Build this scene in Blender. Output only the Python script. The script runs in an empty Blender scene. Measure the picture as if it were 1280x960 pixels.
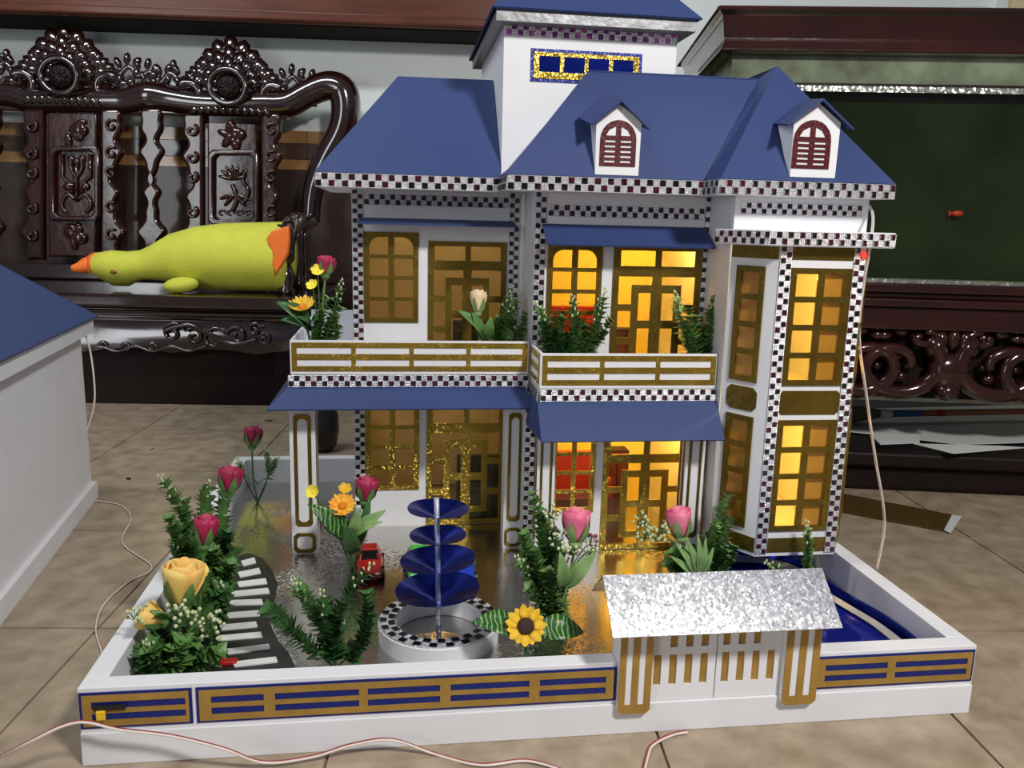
import bpy, math, random
import numpy as np
from mathutils import Vector, Matrix
random.seed(7)
PI = math.pi
sc = bpy.context.scene
COL = sc.collection

# ------------------------------------------------------------------ camera
FPX = 1035.2226
CP = np.array([0.2991, -0.7494, 0.5184]); YAW, PITCH, ROLL = 0.1380, 0.1935, 0.0250
_F = np.array([math.sin(YAW)*math.cos(PITCH), math.cos(YAW)*math.cos(PITCH), -math.sin(PITCH)])
_R0 = np.array([math.cos(YAW), -math.sin(YAW), 0]); _U0 = np.cross(_R0, _F)
_R = math.cos(ROLL)*_R0+math.sin(ROLL)*_U0; _U = -math.sin(ROLL)*_R0+math.cos(ROLL)*_U0
cd = bpy.data.cameras.new('camera'); cam = bpy.data.objects.new('camera', cd); COL.objects.link(cam)
cd.sensor_width = 36; cd.sensor_fit = 'HORIZONTAL'; cd.lens = FPX/1280*36; cd.clip_start = .02
cam.matrix_world = Matrix(((_R[0], _U[0], -_F[0], CP[0]), (_R[1], _U[1], -_F[1], CP[1]), (_R[2], _U[2], -_F[2], CP[2]), (0, 0, 0, 1)))
sc.camera = cam
# ------------------------------------------------------------------ world, lights, exposure
w = bpy.data.worlds.new('world'); sc.world = w; w.use_nodes = True
w.node_tree.nodes['Background'].inputs[0].default_value = (.80, .86, 1.0, 1)
w.node_tree.nodes['Background'].inputs[1].default_value = .13
vs = sc.view_settings; vs.view_transform = 'Standard'; vs.look = 'None'; vs.gamma = 1; vs.use_curve_mapping = False
vs.exposure = 0.0
def area_light(name, loc, target, sx, sy, power, col):
    l = bpy.data.lights.new(name, 'AREA'); l.shape = 'RECTANGLE'; l.size = sx; l.size_y = sy; l.energy = power; l.color = col
    o = bpy.data.objects.new(name, l); COL.objects.link(o); o.location = loc
    o.rotation_euler = (Vector(target)-Vector(loc)).to_track_quat('-Z', 'Y').to_euler(); return o
area_light('ceiling_lamp', (1.05, -1.18, 1.68), (.5, .4, .2), .22, .22, 37, (1, .97, .93))
area_light('ceiling_tube', (-.7, .55, 2.15), (-.4, 2.1, .9), 1.2, .12, 25, (.93, .97, 1))
area_light('doorway_fill', (-2.7, -3.0, 1.2), (-.2, 1.2, .3), 1.1, 1.9, 34, (.93, .97, 1))  # added fill for an unseen doorway, placed for the bench apron's reflection

# ------------------------------------------------------------------ un-projection used to measure positions on known planes
def ray(x, y): return _F+_R*(x-640)/FPX-_U*(y-480)/FPX
def onz(x, y, z): d = ray(x, y); return CP+d*(z-CP[2])/d[2]
def ony(x, y, Y): d = ray(x, y); return CP+d*(Y-CP[1])/d[1]
def onx(x, y, X): d = ray(x, y); return CP+d*(X-CP[0])/d[0]
def onpl(x, y, p0, n): d = ray(x, y); n = np.array(n, float); return CP+d*(n@(np.array(p0)-CP))/(n@d)

# ------------------------------------------------------------------ materials
def lin(c):
    return tuple((v/12.92 if v <= .04045 else ((v+.055)/1.055)**2.4) for v in (x/255 for x in c))
MATS = {}
def mat(name, col, rough=.5, metal=0, noise=0, nscale=20, col2=None, bump=0, bscale=60, glitter=0, gscale=500, gpatch=0, coat=0, spec=.5, sub=0, trans=0, emit=None, estr=0, alpha=1, stretch=None):
    m = bpy.data.materials.new(name); m.use_nodes = True; nt = m.node_tree; N = nt.nodes; L = nt.links
    b = N['Principled BSDF']
    b.inputs['Base Color'].default_value = (*col, 1); b.inputs['Roughness'].default_value = rough; b.inputs['Metallic'].default_value = metal
    b.inputs['Specular IOR Level'].default_value = spec
    if coat: b.inputs['Coat Weight'].default_value = coat; b.inputs['Coat Roughness'].default_value = .08
    if sub: b.inputs['Subsurface Weight'].default_value = sub; b.inputs['Subsurface Radius'].default_value = (.004, .003, .002)
    if trans: b.inputs['Transmission Weight'].default_value = trans
    if emit: b.inputs['Emission Color'].default_value = (*emit, 1); b.inputs['Emission Strength'].default_value = estr
    if alpha < 1: b.inputs['Alpha'].default_value = alpha
    tc = N.new('ShaderNodeTexCoord'); vec = tc.outputs['Object']
    if stretch:
        mp = N.new('ShaderNodeMapping'); mp.inputs['Scale'].default_value = stretch; L.new(vec, mp.inputs[0]); vec = mp.outputs[0]
    if noise:
        n = N.new('ShaderNodeTexNoise'); n.inputs['Scale'].default_value = nscale; n.inputs['Detail'].default_value = 5; L.new(vec, n.inputs['Vector'])
        r = N.new('ShaderNodeValToRGB'); c2 = col2 or tuple(x*(1-noise) for x in col)
        r.color_ramp.elements[0].position = .3; r.color_ramp.elements[1].position = .7
        r.color_ramp.elements[0].color = (*c2, 1); r.color_ramp.elements[1].color = (*col, 1)
        L.new(n.outputs['Fac'], r.inputs[0]); L.new(r.outputs[0], b.inputs['Base Color'])
    if bump:
        n = N.new('ShaderNodeTexNoise'); n.inputs['Scale'].default_value = bscale; n.inputs['Detail'].default_value = 4; L.new(vec, n.inputs['Vector'])
        bp = N.new('ShaderNodeBump'); bp.inputs['Strength'].default_value = bump; bp.inputs['Distance'].default_value = .002
        L.new(n.outputs['Fac'], bp.inputs['Height']); L.new(bp.outputs[0], b.inputs['Normal'])
    if glitter:
        v = N.new('ShaderNodeTexVoronoi'); v.inputs['Scale'].default_value = gscale; L.new(tc.outputs['Object'], v.inputs['Vector'])
        s = N.new('ShaderNodeVectorMath'); s.operation = 'SUBTRACT'; s.inputs[1].default_value = (.5, .5, .5); L.new(v.outputs['Color'], s.inputs[0])
        k = N.new('ShaderNodeVectorMath'); k.operation = 'SCALE'; k.inputs['Scale'].default_value = glitter; L.new(s.outputs[0], k.inputs[0])
        g = N.new('ShaderNodeNewGeometry'); a = N.new('ShaderNodeVectorMath'); a.operation = 'ADD'; 
        if gpatch:
            pn = N.new('ShaderNodeTexNoise'); pn.inputs['Scale'].default_value = gpatch; L.new(tc.outputs['Object'], pn.inputs['Vector'])
            mr = N.new('ShaderNodeMapRange'); mr.inputs[1].default_value = .45; mr.inputs[2].default_value = .65; mr.inputs[3].default_value = glitter*.12; mr.inputs[4].default_value = glitter; L.new(pn.outputs['Fac'], mr.inputs[0]); L.new(mr.outputs[0], k.inputs['Scale'])
        L.new(k.outputs[0], a.inputs[0]); L.new(g.outputs['Normal'], a.inputs[1])
        nn = N.new('ShaderNodeVectorMath'); nn.operation = 'NORMALIZE'; L.new(a.outputs[0], nn.inputs[0]); L.new(nn.outputs[0], b.inputs['Normal'])
    MATS[name] = m; return m
def film(name, col, gloss=.08, rough=.1):
    m = bpy.data.materials.new(name); m.use_nodes = True; nt = m.node_tree; N = nt.nodes; L = nt.links
    N.remove(N['Principled BSDF']); t = N.new('ShaderNodeBsdfTransparent'); t.inputs[0].default_value = (*col, 1)
    g = N.new('ShaderNodeBsdfGlossy'); g.inputs['Roughness'].default_value = rough
    x = N.new('ShaderNodeMixShader'); x.inputs[0].default_value = gloss; L.new(t.outputs[0], x.inputs[1]); L.new(g.outputs[0], x.inputs[2])
    L.new(x.outputs[0], N['Material Output'].inputs[0]); MATS[name] = m; return m
def gem_mat(name, a, b_, scale):
    m = mat(name, a, .12, 0, spec=.8); nt = m.node_tree; N = nt.nodes; L = nt.links
    tc = N.new('ShaderNodeTexCoord'); v = N.new('ShaderNodeTexVoronoi'); v.inputs['Scale'].default_value = scale; L.new(tc.outputs['Object'], v.inputs['Vector'])
    r = N.new('ShaderNodeValToRGB'); r.color_ramp.elements[0].position = .45; r.color_ramp.elements[1].position = .75
    r.color_ramp.elements[0].color = (*a, 1); r.color_ramp.elements[1].color = (*b_, 1)
    sp = N.new('ShaderNodeSeparateColor'); L.new(v.outputs['Color'], sp.inputs[0]); L.new(sp.outputs[0], r.inputs[0]); L.new(r.outputs[0], N['Principled BSDF'].inputs['Base Color']); return m
def dots_mat(name, col, scale, metal=.75, rough=.25):
    m = mat(name, col, rough, metal); nt = m.node_tree; N = nt.nodes; L = nt.links
    tc = N.new('ShaderNodeTexCoord'); v = N.new('ShaderNodeTexVoronoi'); v.inputs['Scale'].default_value = scale; v.inputs['Randomness'].default_value = .25
    L.new(tc.outputs['Object'], v.inputs['Vector'])
    bp = N.new('ShaderNodeBump'); bp.invert = True; bp.inputs['Strength'].default_value = .9; bp.inputs['Distance'].default_value = .0015
    L.new(v.outputs['Distance'], bp.inputs['Height']); L.new(bp.outputs[0], N['Principled BSDF'].inputs['Normal']); return m

mat('card', (.80, .80, .83), .55, noise=.06, nscale=14)
mat('card_inner', (.80, .76, .68), .6)
mat('card_yellow', (.85, .66, .16), .6)
mat('roof_paper', (.033, .057, .172), .55, noise=.10, nscale=5, spec=.35)
mat('gold', (.50, .34, .055), .34, .85, noise=.35, nscale=30, glitter=.42, gscale=650)
mat('gold_dark', (.30, .20, .035), .30, .85, noise=.35, nscale=26, glitter=.30, gscale=650)
mat('ochre', (.46, .27, .060), .45, .25, noise=.25, nscale=35, glitter=.25, gscale=900)
mat('blue_glitter', (.010, .022, .20), .35, .3, glitter=.4, gscale=900)
dots_mat('rhinestone', (.80, .80, .82), 560)
gem_mat('gem', (.004, .003, .004), (.055, .004, .014), 90)
gem_mat('gem_black', (.003, .003, .004), (.006, .006, .008), 90)
gem_mat('gem_purple', (.16, .02, .20), (.55, .12, .50), 90)
mat('foil_floor', (.70, .69, .66), .20, 1, noise=.18, nscale=9, glitter=.34, gscale=420, gpatch=7)
mat('foil_roof', (.80, .80, .84), .27, 1, glitter=.085, gscale=420)
mat('eave_grey', (.24, .24, .25), .35, .5, bump=.6, bscale=40)
mat('reflection_grey', (.42, .43, .45), .45, .4)
mat('blue_foil', (.012, .03, .36), .16, .9, bump=.5, bscale=25)
mat('pool_blue', (.010, .020, .30), .07, .5, bump=.3, bscale=12)
mat('clear_stem', (.42, .45, .55), .12, .6, bump=.9, bscale=220)
film('amber_film', (.90, .74, .42), .06, .08)
film('brown_film', (.82, .64, .36), .09, .12)
film('tank_glass', (.86, .90, .84), .035, .05)
mat('rosewood', (.022, .0055, .0045), .15, 0, noise=.55, nscale=7, coat=1, bump=.20, bscale=16, spec=.9)
mat('rosewood_red', (.040, .0085, .006), .17, 0, noise=.5, nscale=8, coat=.6, bump=.40, bscale=32)
mat('rosewood_black', (.010, .004, .0035), .55, 0, spec=.25)
mat('shelf_wood', (.130, .034, .015), .25, 0, noise=.4, nscale=5, coat=.3, stretch=(1, 8, 8))
mat('wall_paint', (.80, .85, .84), .7, noise=.04, nscale=3)
mat('wall_cream', (.78, .66, .38), .7)
mat('tile_tan', (.42, .22, .08), .15, noise=.2, nscale=6, coat=.3)
mat('tile_brown', (.10, .052, .030), .15, noise=.35, nscale=9, coat=.3, stretch=(1, 1, 12))
mat('tile_dark', (.050, .022, .016), .38, noise=.4, nscale=9, coat=.3, stretch=(12, 1, 1))
mat('floor_tile', (.45, .36, .26), .30, noise=.38, nscale=26, col2=(.275, .205, .136), spec=.45)
mat('grout', (.22, .16, .11), .8)
mat('plush', (.70, .72, .075), .85, noise=.12, nscale=18, bump=.8, bscale=260)
mat('plush_orange', (.95, .20, .03), .85, bump=.8, bscale=260)
mat('eye', (.25, .06, .01), .3)
mat('black', (.012, .012, .012), .4)
mat('path_black', (.012, .016, .012), .28, spec=.6)
mat('path_white', (.78, .78, .76), .5)
mat('leaf', (.13, .29, .070), .5, noise=.5, nscale=60, sub=.1)
mat('leaf_light', (.25, .42, .14), .5, noise=.4, nscale=60)
mat('leaf_dark', (.060, .170, .045), .4, noise=.5, nscale=45)
def veined():
    m = mat('leaf_veined', (.018, .085, .022), .38); nt = m.node_tree; N = nt.nodes; L = nt.links
    tc = N.new('ShaderNodeTexCoord'); wv = N.new('ShaderNodeTexWave'); wv.inputs['Scale'].default_value = 60; wv.inputs['Distortion'].default_value = 6; L.new(tc.outputs['Object'], wv.inputs['Vector'])
    r = N.new('ShaderNodeValToRGB'); r.color_ramp.elements[0].position = .72; r.color_ramp.elements[1].position = .95
    r.color_ramp.elements[0].color = (.018, .085, .022, 1); r.color_ramp.elements[1].color = (.25, .42, .10, 1); L.new(wv.outputs['Fac'], r.inputs[0]); L.new(r.outputs[0], N['Principled BSDF'].inputs['Base Color'])
veined()
mat('stem', (.045, .12, .035), .5)
mat('bud', (.56, .62, .34), .6)
mat('rose_magenta', (.50, .020, .100), .55, noise=.45, nscale=45)
mat('rose_pink', (.70, .055, .19), .55, noise=.4, nscale=40, col2=(.85, .28, .36))
mat('rose_yellow', (.90, .52, .13), .6, noise=.3, nscale=35, col2=(.93, .72, .22))
mat('rose_cream', (.86, .64, .36), .6, noise=.3, nscale=45, col2=(.88, .74, .50))
mat('petal_orange', (.95, .36, .020), .55, noise=.5, nscale=50, col2=(.95, .60, .05))
mat('petal_yellow', (.95, .58, .030), .55, noise=.3, nscale=40)
mat('flower_yellow', (.90, .74, .06), .55)
mat('disc', (.030, .012, .006), .8, bump=1, bscale=300)
mat('disc_orange', (.75, .22, .01), .7, bump=1, bscale=300)
mat('berry', (.30, .07, .10), .4)
mat('car_red', (.50, .020, .018), .2, coat=.6)
mat('car_green', (.05, .62, .06), .2, coat=.6)
mat('car_blue', (.012, .055, .48), .2, coat=.6)
mat('car_glass', (.01, .01, .012), .08)
mat('shutter_red', (.085, .005, .008), .4, .2, glitter=.25, gscale=900)
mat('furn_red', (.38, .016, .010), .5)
mat('furn_maroon', (.07, .008, .008), .5)  # shaded copy of furn_red for sofa seats; also a plain door colour
mat('furn_navy', (.020, .022, .07), .5)
mat('wire_red', (.30, .035, .03), .4)
mat('wire_white', (.75, .66, .60), .4)
mat('bulb', (1, .9, .6), .3, emit=(1, .80, .30), estr=9)
mat('led_red', (.8, .02, .01), .3, emit=(1, .05, .02), estr=1.2)
mat('tank_back', (.17, .19, .075), .6, noise=.75, nscale=5)
mat('tank_haze', (.48, .48, .42), .22, noise=.75, nscale=14, col2=(.12, .10, .07), spec=.6)
mat('chrome_strip', (.42, .44, .40), .30, .8, glitter=.35, gscale=260)
mat('water', (.02, .03, .012), .05)
mat('fish', (.75, .05, .02), .4)
mat('bristle', (.13, .10, .07), .9, bump=1, bscale=200)
mat('tape_white', (.7, .7, .66), .6)
mat('stick', (.30, .22, .07), .4, noise=.8, nscale=22, col2=(.50, .07, .04))
mat('tape_blue', (.03, .12, .35), .5)
mat('paper', (.62, .64, .62), .6)
mat('gold_strip', (.16, .10, .025), .4, .6, glitter=.35, gscale=220)
mat('pot_dark', (.018, .018, .022), .3)
mat('underside_shade', (.028, .027, .024), .9, spec=.1)
mat('switch', (.75, .76, .72), .4)

# ------------------------------------------------------------------ mesh helpers
def V(*a): return np.array(a, float)
def unit(v): v = np.array(v, float); return v/(np.linalg.norm(v)+1e-12)
class MB:
    def __init__(s): s.v = []; s.f = []
    def add(s, vs_, fs):
        o = len(s.v); s.v += [tuple(map(float, p)) for p in vs_]; s.f += [tuple(i+o for i in f) for f in fs]; return s
    def poly(s, pts): return s.add(pts, [tuple(range(len(pts)))])
    def hexa(s, a, b):                       # two quads (same order) -> closed solid
        return s.add(list(a)+list(b), [(3, 2, 1, 0), (4, 5, 6, 7), (0, 1, 5, 4), (1, 2, 6, 5), (2, 3, 7, 6), (3, 0, 4, 7)])
    def box(s, x0, x1, y0, y1, z0, z1):
        return s.hexa([(x0, y0, z0), (x1, y0, z0), (x1, y1, z0), (x0, y1, z0)], [(x0, y0, z1), (x1, y0, z1), (x1, y1, z1), (x0, y1, z1)])
    def obox(s, o, ex, ey, ez, a0, a1, b0, b1, c0, c1):
        P = lambda a, b, c: o+ex*a+ey*b+ez*c
        return s.hexa([P(a0, b0, c0), P(a1, b0, c0), P(a1, b1, c0), P(a0, b1, c0)], [P(a0, b0, c1), P(a1, b0, c1), P(a1, b1, c1), P(a0, b1, c1)])
    def slab(s, pts, t):                     # planar polygon with thickness t along minus normal
        P = [np.array(p, float) for p in pts]; n = np.zeros(3)
        for i in range(len(P)): n += np.cross(P[i], P[(i+1) % len(P)])
        n = unit(n); k = len(P); Q = [p-n*t for p in P]
        return s.add(P+Q, [tuple(range(k)), tuple(range(2*k-1, k-1, -1))]+[(i, i+k, (i+1) % k+k, (i+1) % k) for i in range(k)])
    def rings(s, R, cap=True, closed=True):
        n = len(R[0]); fs = []
        for i in range(len(R)-1):
            for j in range(n if closed else n-1):
                a = i*n+j; b = i*n+(j+1) % n; fs.append((a, b, b+n, a+n))
        if cap: fs.append(tuple(range(n-1, -1, -1))); fs.append(tuple((len(R)-1)*n+j for j in range(n)))
        return s.add([p for r in R for p in r], fs)
    def tube(s, pts, r, n=6, cap=True, flat=1):
        P = [np.array(p, float) for p in pts]; R = []; rr = r if hasattr(r, '__len__') else [r]*len(P)
        up = None
        for i, p in enumerate(P):
            t = unit(P[min(i+1, len(P)-1)]-P[max(i-1, 0)])
            if up is None: up = np.array([0, 0, 1.]) if abs(t[2]) < .9 else np.array([1., 0, 0])
            a = unit(np.cross(t, up)); b = np.cross(a, t); up = b
            R.append([p+rr[i]*(a*math.cos(2*PI*k/n)*flat+b*math.sin(2*PI*k/n)) for k in range(n)])
        return s.rings(R, cap)
    def lathe(s, prof, c, n=24, cap=True, axis=None):
        c = np.array(c, float)
        if axis is None: ex, ey, ez = V(1, 0, 0), V(0, 1, 0), V(0, 0, 1)
        else: ez = unit(axis); ex = unit(np.cross(ez, V(.3, .2, .9) if abs(ez[2]) < .9 else V(1, 0, 0))); ey = np.cross(ez, ex)
        return s.rings([[c+ez*z+(ex*math.cos(2*PI*k/n)+ey*math.sin(2*PI*k/n))*r for k in range(n)] for r, z in prof], cap)
    def ell(s, c, r, ax=None, n=8, m=6):
        c = np.array(c, float); ax = ax or (V(1, 0, 0), V(0, 1, 0), V(0, 0, 1)); R = []
        for i in range(m+1):
            t = PI*(i+.02)/(m+.04); R.append([c+ax[0]*r[0]*math.sin(t)*math.cos(2*PI*k/n)+ax[1]*r[1]*math.sin(t)*math.sin(2*PI*k/n)+ax[2]*r[2]*math.cos(t) for k in range(n)])
        return s.rings(R)
    def build(s, name, m, parent=None, smooth=False, bevel=0):
        me = bpy.data.meshes.new(name); me.from_pydata(s.v, [], s.f); me.update()
        return link(name, me, m, parent, smooth, bevel)
def link(name, me, m, parent=None, smooth=False, bevel=0):
    import bmesh
    bm = bmesh.new(); bm.from_mesh(me); bmesh.ops.recalc_face_normals(bm, faces=bm.faces); bm.to_mesh(me); bm.free()
    o = bpy.data.objects.new(name, me); COL.objects.link(o); me.materials.append(MATS[m])
    if smooth:
        for p in me.polygons: p.use_smooth = True
        if smooth == 'auto': me.set_sharp_from_angle(angle=.7)
    if bevel:
        b = o.modifiers.new('bevel', 'BEVEL'); b.width = bevel; b.segments = 2; b.limit_method = 'ANGLE'
    if parent:
        o.parent = parent
        if parent.type == 'EMPTY': o.location = -parent.location
    return o
def plate(outer, holes, t, o, ex, ey, bev=0, res=1):
    """flat outline with holes, extruded t along ex x ey, as MB in world space"""
    S = 100.; cu = bpy.data.curves.new('t', 'CURVE'); cu.dimensions = '2D'; cu.fill_mode = 'BOTH'; cu.extrude = max(t/2-bev, 0)*S
    if bev: cu.bevel_depth = bev*S; cu.bevel_resolution = res; cu.offset = -bev*S
    for loop in [outer]+list(holes):
        sp = cu.splines.new('POLY'); sp.points.add(len(loop)-1); sp.use_cyclic_u = True
        for p, (x, y) in zip(sp.points, loop): p.co = (x*S, y*S, 0, 1)
    ob = bpy.data.objects.new('t', cu); me = ob.to_mesh()
    o = np.array(o, float); ex = unit(ex); ey = unit(ey); ez = np.cross(ex, ey); mb = MB()
    mb.add([o+ex*v.co.x/S+ey*v.co.y/S+ez*(v.co.z/S+t/2) for v in me.vertices], [tuple(p.vertices) for p in me.polygons])
    ob.to_mesh_clear(); bpy.data.objects.remove(ob); bpy.data.curves.remove(cu); return mb
def tag(o, label, cat, group=None, kind=None):
    if label: o['label'] = label
    if cat: o['category'] = cat
    if group: o['group'] = group
    if kind: o['kind'] = kind
    return o
def thing(name, loc, label, cat, group=None):
    o = bpy.data.objects.new(name, None); COL.objects.link(o); o.location = tuple(map(float, loc)); o.empty_display_size = .02
    return tag(o, label, cat, group)
def struct(o): o['kind'] = 'structure'; return o
def stuff(o): o['kind'] = 'stuff'; return o
def rect(x0, x1, y0, y1): return [(x0, y0), (x1, y0), (x1, y1), (x0, y1)]
def octa(x0, x1, y0, y1, c): return [(x0+c, y0), (x1-c, y0), (x1, y0+c), (x1, y1-c), (x1-c, y1), (x0+c, y1), (x0, y1-c), (x0, y0+c)]
def catmull(P, k=8):
    P = [np.array(p, float) for p in P]; out = []
    for i in range(len(P)-1):
        a, b, c, d = P[max(i-1, 0)], P[i], P[i+1], P[min(i+2, len(P)-1)]
        for j in range(k):
            t = j/k; out.append(.5*((2*b)+(c-a)*t+(2*a-5*b+4*c-d)*t*t+(3*b-a-3*c+d)*t**3))
    return out+[P[-1]]
EX, EY, EZ = V(1, 0, 0), V(0, 1, 0), V(0, 0, 1)
TF = .036                                     # height of the foil floor inside the display base
#==PARTS==
# ================================================================== the room
RHO = -math.radians(5.3)
RU = V(math.cos(RHO), math.sin(RHO), 0); RV = V(-math.sin(RHO), math.cos(RHO), 0)
def rp(u, v, z): return RU*u+RV*v+EZ*z
def onv(px, py, v): return onpl(px, py, RV*v, RV)
def uz(px, py, v): p = onv(px, py, v); return float(p@RU), float(p[2])
floor = struct(MB().obox(V(0, 0, 0), RU, RV, EZ, -3.1, 4.2, -2.0, 2.32, -.03, -.003).build('floor', 'grout'))
T = .3335; U0 = -.105; V0 = .272
for i in range(-7, 10):
    for j in range(-4, 7):
        u = U0+i*T; v = V0+j*T
        if v+T > 2.32: continue
        g = .0016
        MB().obox(V(0, 0, 0), RU, RV, EZ, u+g, u+T-g, v+g, v+T-g, -.012, 0).build('floor_tile', 'floor_tile', floor)
WV = 2.12
wall = struct(MB().obox(V(0, 0, 0), RU, RV, EZ, -3.1, 4.2, WV, WV+.12, -.01, 2.7).build('wall_back', 'wall_paint'))
# wainscot tile rows behind the bench
def tz(py): return uz(385, py, WV)[1]
rows = [(tz(164), tz(180), 'tile_tan'), (tz(180), tz(200), 'tile_brown'), (tz(200), tz(213), 'tile_tan'), (tz(213), tz(213)-.34, 'tile_dark'), (tz(213)-.34, .0, 'tile_dark')]
ut = uz(385, 190, WV)[0]
for zt, zb, m in rows:
    for i in range(-6, 4):
        MB().obox(V(0, 0, 0), RU, RV, EZ, ut+i*.3+.001, ut+(i+1)*.3-.001, WV-.010, WV, max(zb, .002)+.001, zt-.001).build('wall_tile', m, wall)
# cream door case at the far right edge and a switch plate on the wall beside it
ud = uz(1247, 20, WV)[0]
d = struct(MB().obox(V(0, 0, 0), RU, RV, EZ, ud, ud+1.0, WV-.04, WV, 0, 2.5).build('trim_1', 'wall_cream', None, False, .003))
MB().obox(V(0, 0, 0), RU, RV, EZ, ud-.012, ud, WV-.05, WV, 0, 2.5).build('door_stop', 'wall_paint', d)
us, zs = uz(1214, 22, WV)
s = MB().obox(V(0, 0, 0), RU, RV, EZ, us-.05, us+.05, WV-.012, WV, zs-.035, zs+.035).build('wall_switch', 'switch', None, False, .003)
tag(s, 'small white switch plate on the wall above the fish tank', 'switch')
u2 = MB().obox(V(0, 0, 0), RU, RV, EZ, us-.02, us+.02, WV-.016, WV-.010, zs-.012, zs+.012).build('rocker', 'paper', s)

# wooden wall shelf along the top
ub, zb = uz(200, 41, WV)
sh = thing('wall_shelf', rp(-.6, WV-.1, zb), 'long varnished reddish brown wooden shelf on the wall above the carved bench', 'shelf')
vf = WV-.20; u1 = uz(690, 40, vf)[0]
MB().obox(V(0, 0, 0), RU, RV, EZ, -2.4, u1, vf, WV, zb, zb+.24).build('board', 'shelf_wood', sh, False, .006)
MB().obox(V(0, 0, 0), RU, RV, EZ, -2.4, u1-.002, vf+.022, WV-.001, zb-.004, zb+.002).build('underside', 'underside_shade', sh)  # dark matte sheet: the shade under the shelf put into its colour
MB().obox(V(0, 0, 0), RU, RV, EZ, -2.4, u1, vf-.012, vf+.02, zb+.004, zb+.030).build('edge_moulding', 'shelf_wood', sh, False, .006)

# ================================================================== carved bench
B0 = rp(-.7, 1.75, 0)
bench = thing('carved_bench', B0, 'long glossy dark rosewood bench with carved back panels behind the paper house', 'bench')
VB = 1.98
def bz(zx, zy, v=VB): return onv(zx*.375, zy*.375, v)          # position measured on the plane of the back
def b2(zx, zy, v=VB): return uz(zx*.375, zy*.375, v)
SZ = uz(200, 369, 1.50)[1]                                      # seat height
uR = uz(425, 330, VB)[0]
# seat with stepped front mouldings
seat = MB().obox(V(0, 0, 0), RU, RV, EZ, -2.2, uR, 1.50, VB+.04, SZ-.035, SZ).build('seat', 'rosewood', bench, False, .008)
za = uz(200, 399, 1.53)[1]; zd = uz(200, 440, 1.53)[1]
for k, (a, b, off) in enumerate([(.0, .33, .020), (.33, .62, .012), (.62, 1, .022)]):
    zt = SZ-.035-(SZ-.035-za)*a; zb_ = SZ-.035-(SZ-.035-za)*b
    MB().obox(V(0, 0, 0), RU, RV, EZ, -2.2, uR, 1.50+off, 1.60, zb_, zt).build('moulding', 'rosewood', bench, False, .005)
# bulging apron (upper half leans back) with scalloped lower edge
ap = MB(); R = []
nu = 96
for q in range(9):
    t = q/8; ring = []
    for i in range(nu+1):
        u = -2.2+(uR+2.2)*i/nu
        zl = zd+.012*abs(math.sin(u*14.0))
        z = za+(zl-za)*t; ring.append(rp(u, 1.533-.017*t-.004*math.sin(PI*t), z))
    R.append(ring)
ap.rings(R, cap=False, closed=False)
R2 = [[p+RV*.04 for p in r] for r in R]; ap.rings(R2, cap=False, closed=False)
apron = ap.build('apron', 'rosewood', bench, True)
def swirl(cx, cy, r, turns, a0, d=1, v=1.51, rad=.004, n=26):
    P = []
    for i in range(n):
        t = i/(n-1); a = a0+d*t*turns*2*PI; rr = r*(1-.85*t); P.append(rp(cx+rr*math.cos(a), v, cy+rr*math.sin(a)))
    return P
rel = MB()
for px, py, r, a0, d in [(216, 416, .030, .3, 1), (242, 421, .026, 2.4, -1), (268, 424, .034, .5, 1), (296, 420, .028, 3.0, -1), (318, 412, .020, .4, 1), (330, 424, .018, 2, -1), (128, 432, .012, 0, 1), (158, 434, .012, 3, -1), (190, 434, .012, 0, 1), (60, 416, .03, .3, 1), (20, 420, .03, 2.4, -1)]:
    u, z = uz(px, py, 1.515); rel.tube(swirl(u, z, r, 1.2, a0, d, 1.513), .005, 5)
rel.tube(catmull([onv(205, 413, 1.512), onv(235, 406, 1.512), onv(262, 418, 1.512), onv(290, 430, 1.512), onv(320, 424, 1.512)]), .007, 6)
rel.tube(catmull([onv(p, 436+3*math.sin(p*.14), 1.512) for p in range(96, 260, 9)], 3), .004, 5)
rel.build('carved_relief', 'rosewood', apron, True)
MB().obox(V(0, 0, 0), RU, RV, EZ, -2.2, uR-.02, 1.552, 1.62, 0, zd+.03).build('base_board', 'rosewood_black', bench, False, .004)
for u in (-1.9, uR-.06): MB().obox(V(0, 0, 0), RU, RV, EZ, u-.05, u+.05, 1.53, 1.60, 0, za).build('leg', 'rosewood_black', bench, False, .006)
for u in (-1.9, uR-.06): MB().obox(V(0, 0, 0), RU, RV, EZ, u-.05, u+.05, VB-.02, VB+.05, 0, SZ).build('leg', 'rosewood_black', bench, False, .006)
# crest rail
rail = [(-420, 330), (-260, 322), (-150, 340), (-40, 318), (40, 318), (110, 335), (230, 335), (340, 338), (420, 338), (500, 322), (570, 332), (660, 345), (780, 350), (880, 348), (960, 345), (1030, 308), (1095, 285), (1142, 305), (1152, 370), (1136, 440), (1092, 520), (1058, 590), (1040, 660), (1035, 740)]
rr = [.040]*7+[.042, .042, .050, .044, .042, .042, .042, .042, .042, .044, .047, .046, .043, .040, .036, .032, .030]
pts = catmull([bz(*p) for p in rail], 5); rad = np.interp(np.linspace(0, 1, len(pts)), np.linspace(0, 1, len(rr)), rr)
MB().tube(pts, rad, 12).build('crest_rail', 'rosewood', bench, True)
MB().obox(V(0, 0, 0), RU, RV, EZ, b2(-420, 360)[0], b2(960, 360)[0], VB-.02, VB+.03, b2(500, 385)[1], b2(500, 340)[1]).build('back_rail', 'rosewood', bench, False, .008)
MB().obox(V(0, 0, 0), RU, RV, EZ, -2.1, uR-.05, VB-.03, VB+.03, SZ, SZ+.05).build('lower_rail', 'rosewood', bench, False, .006)
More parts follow.
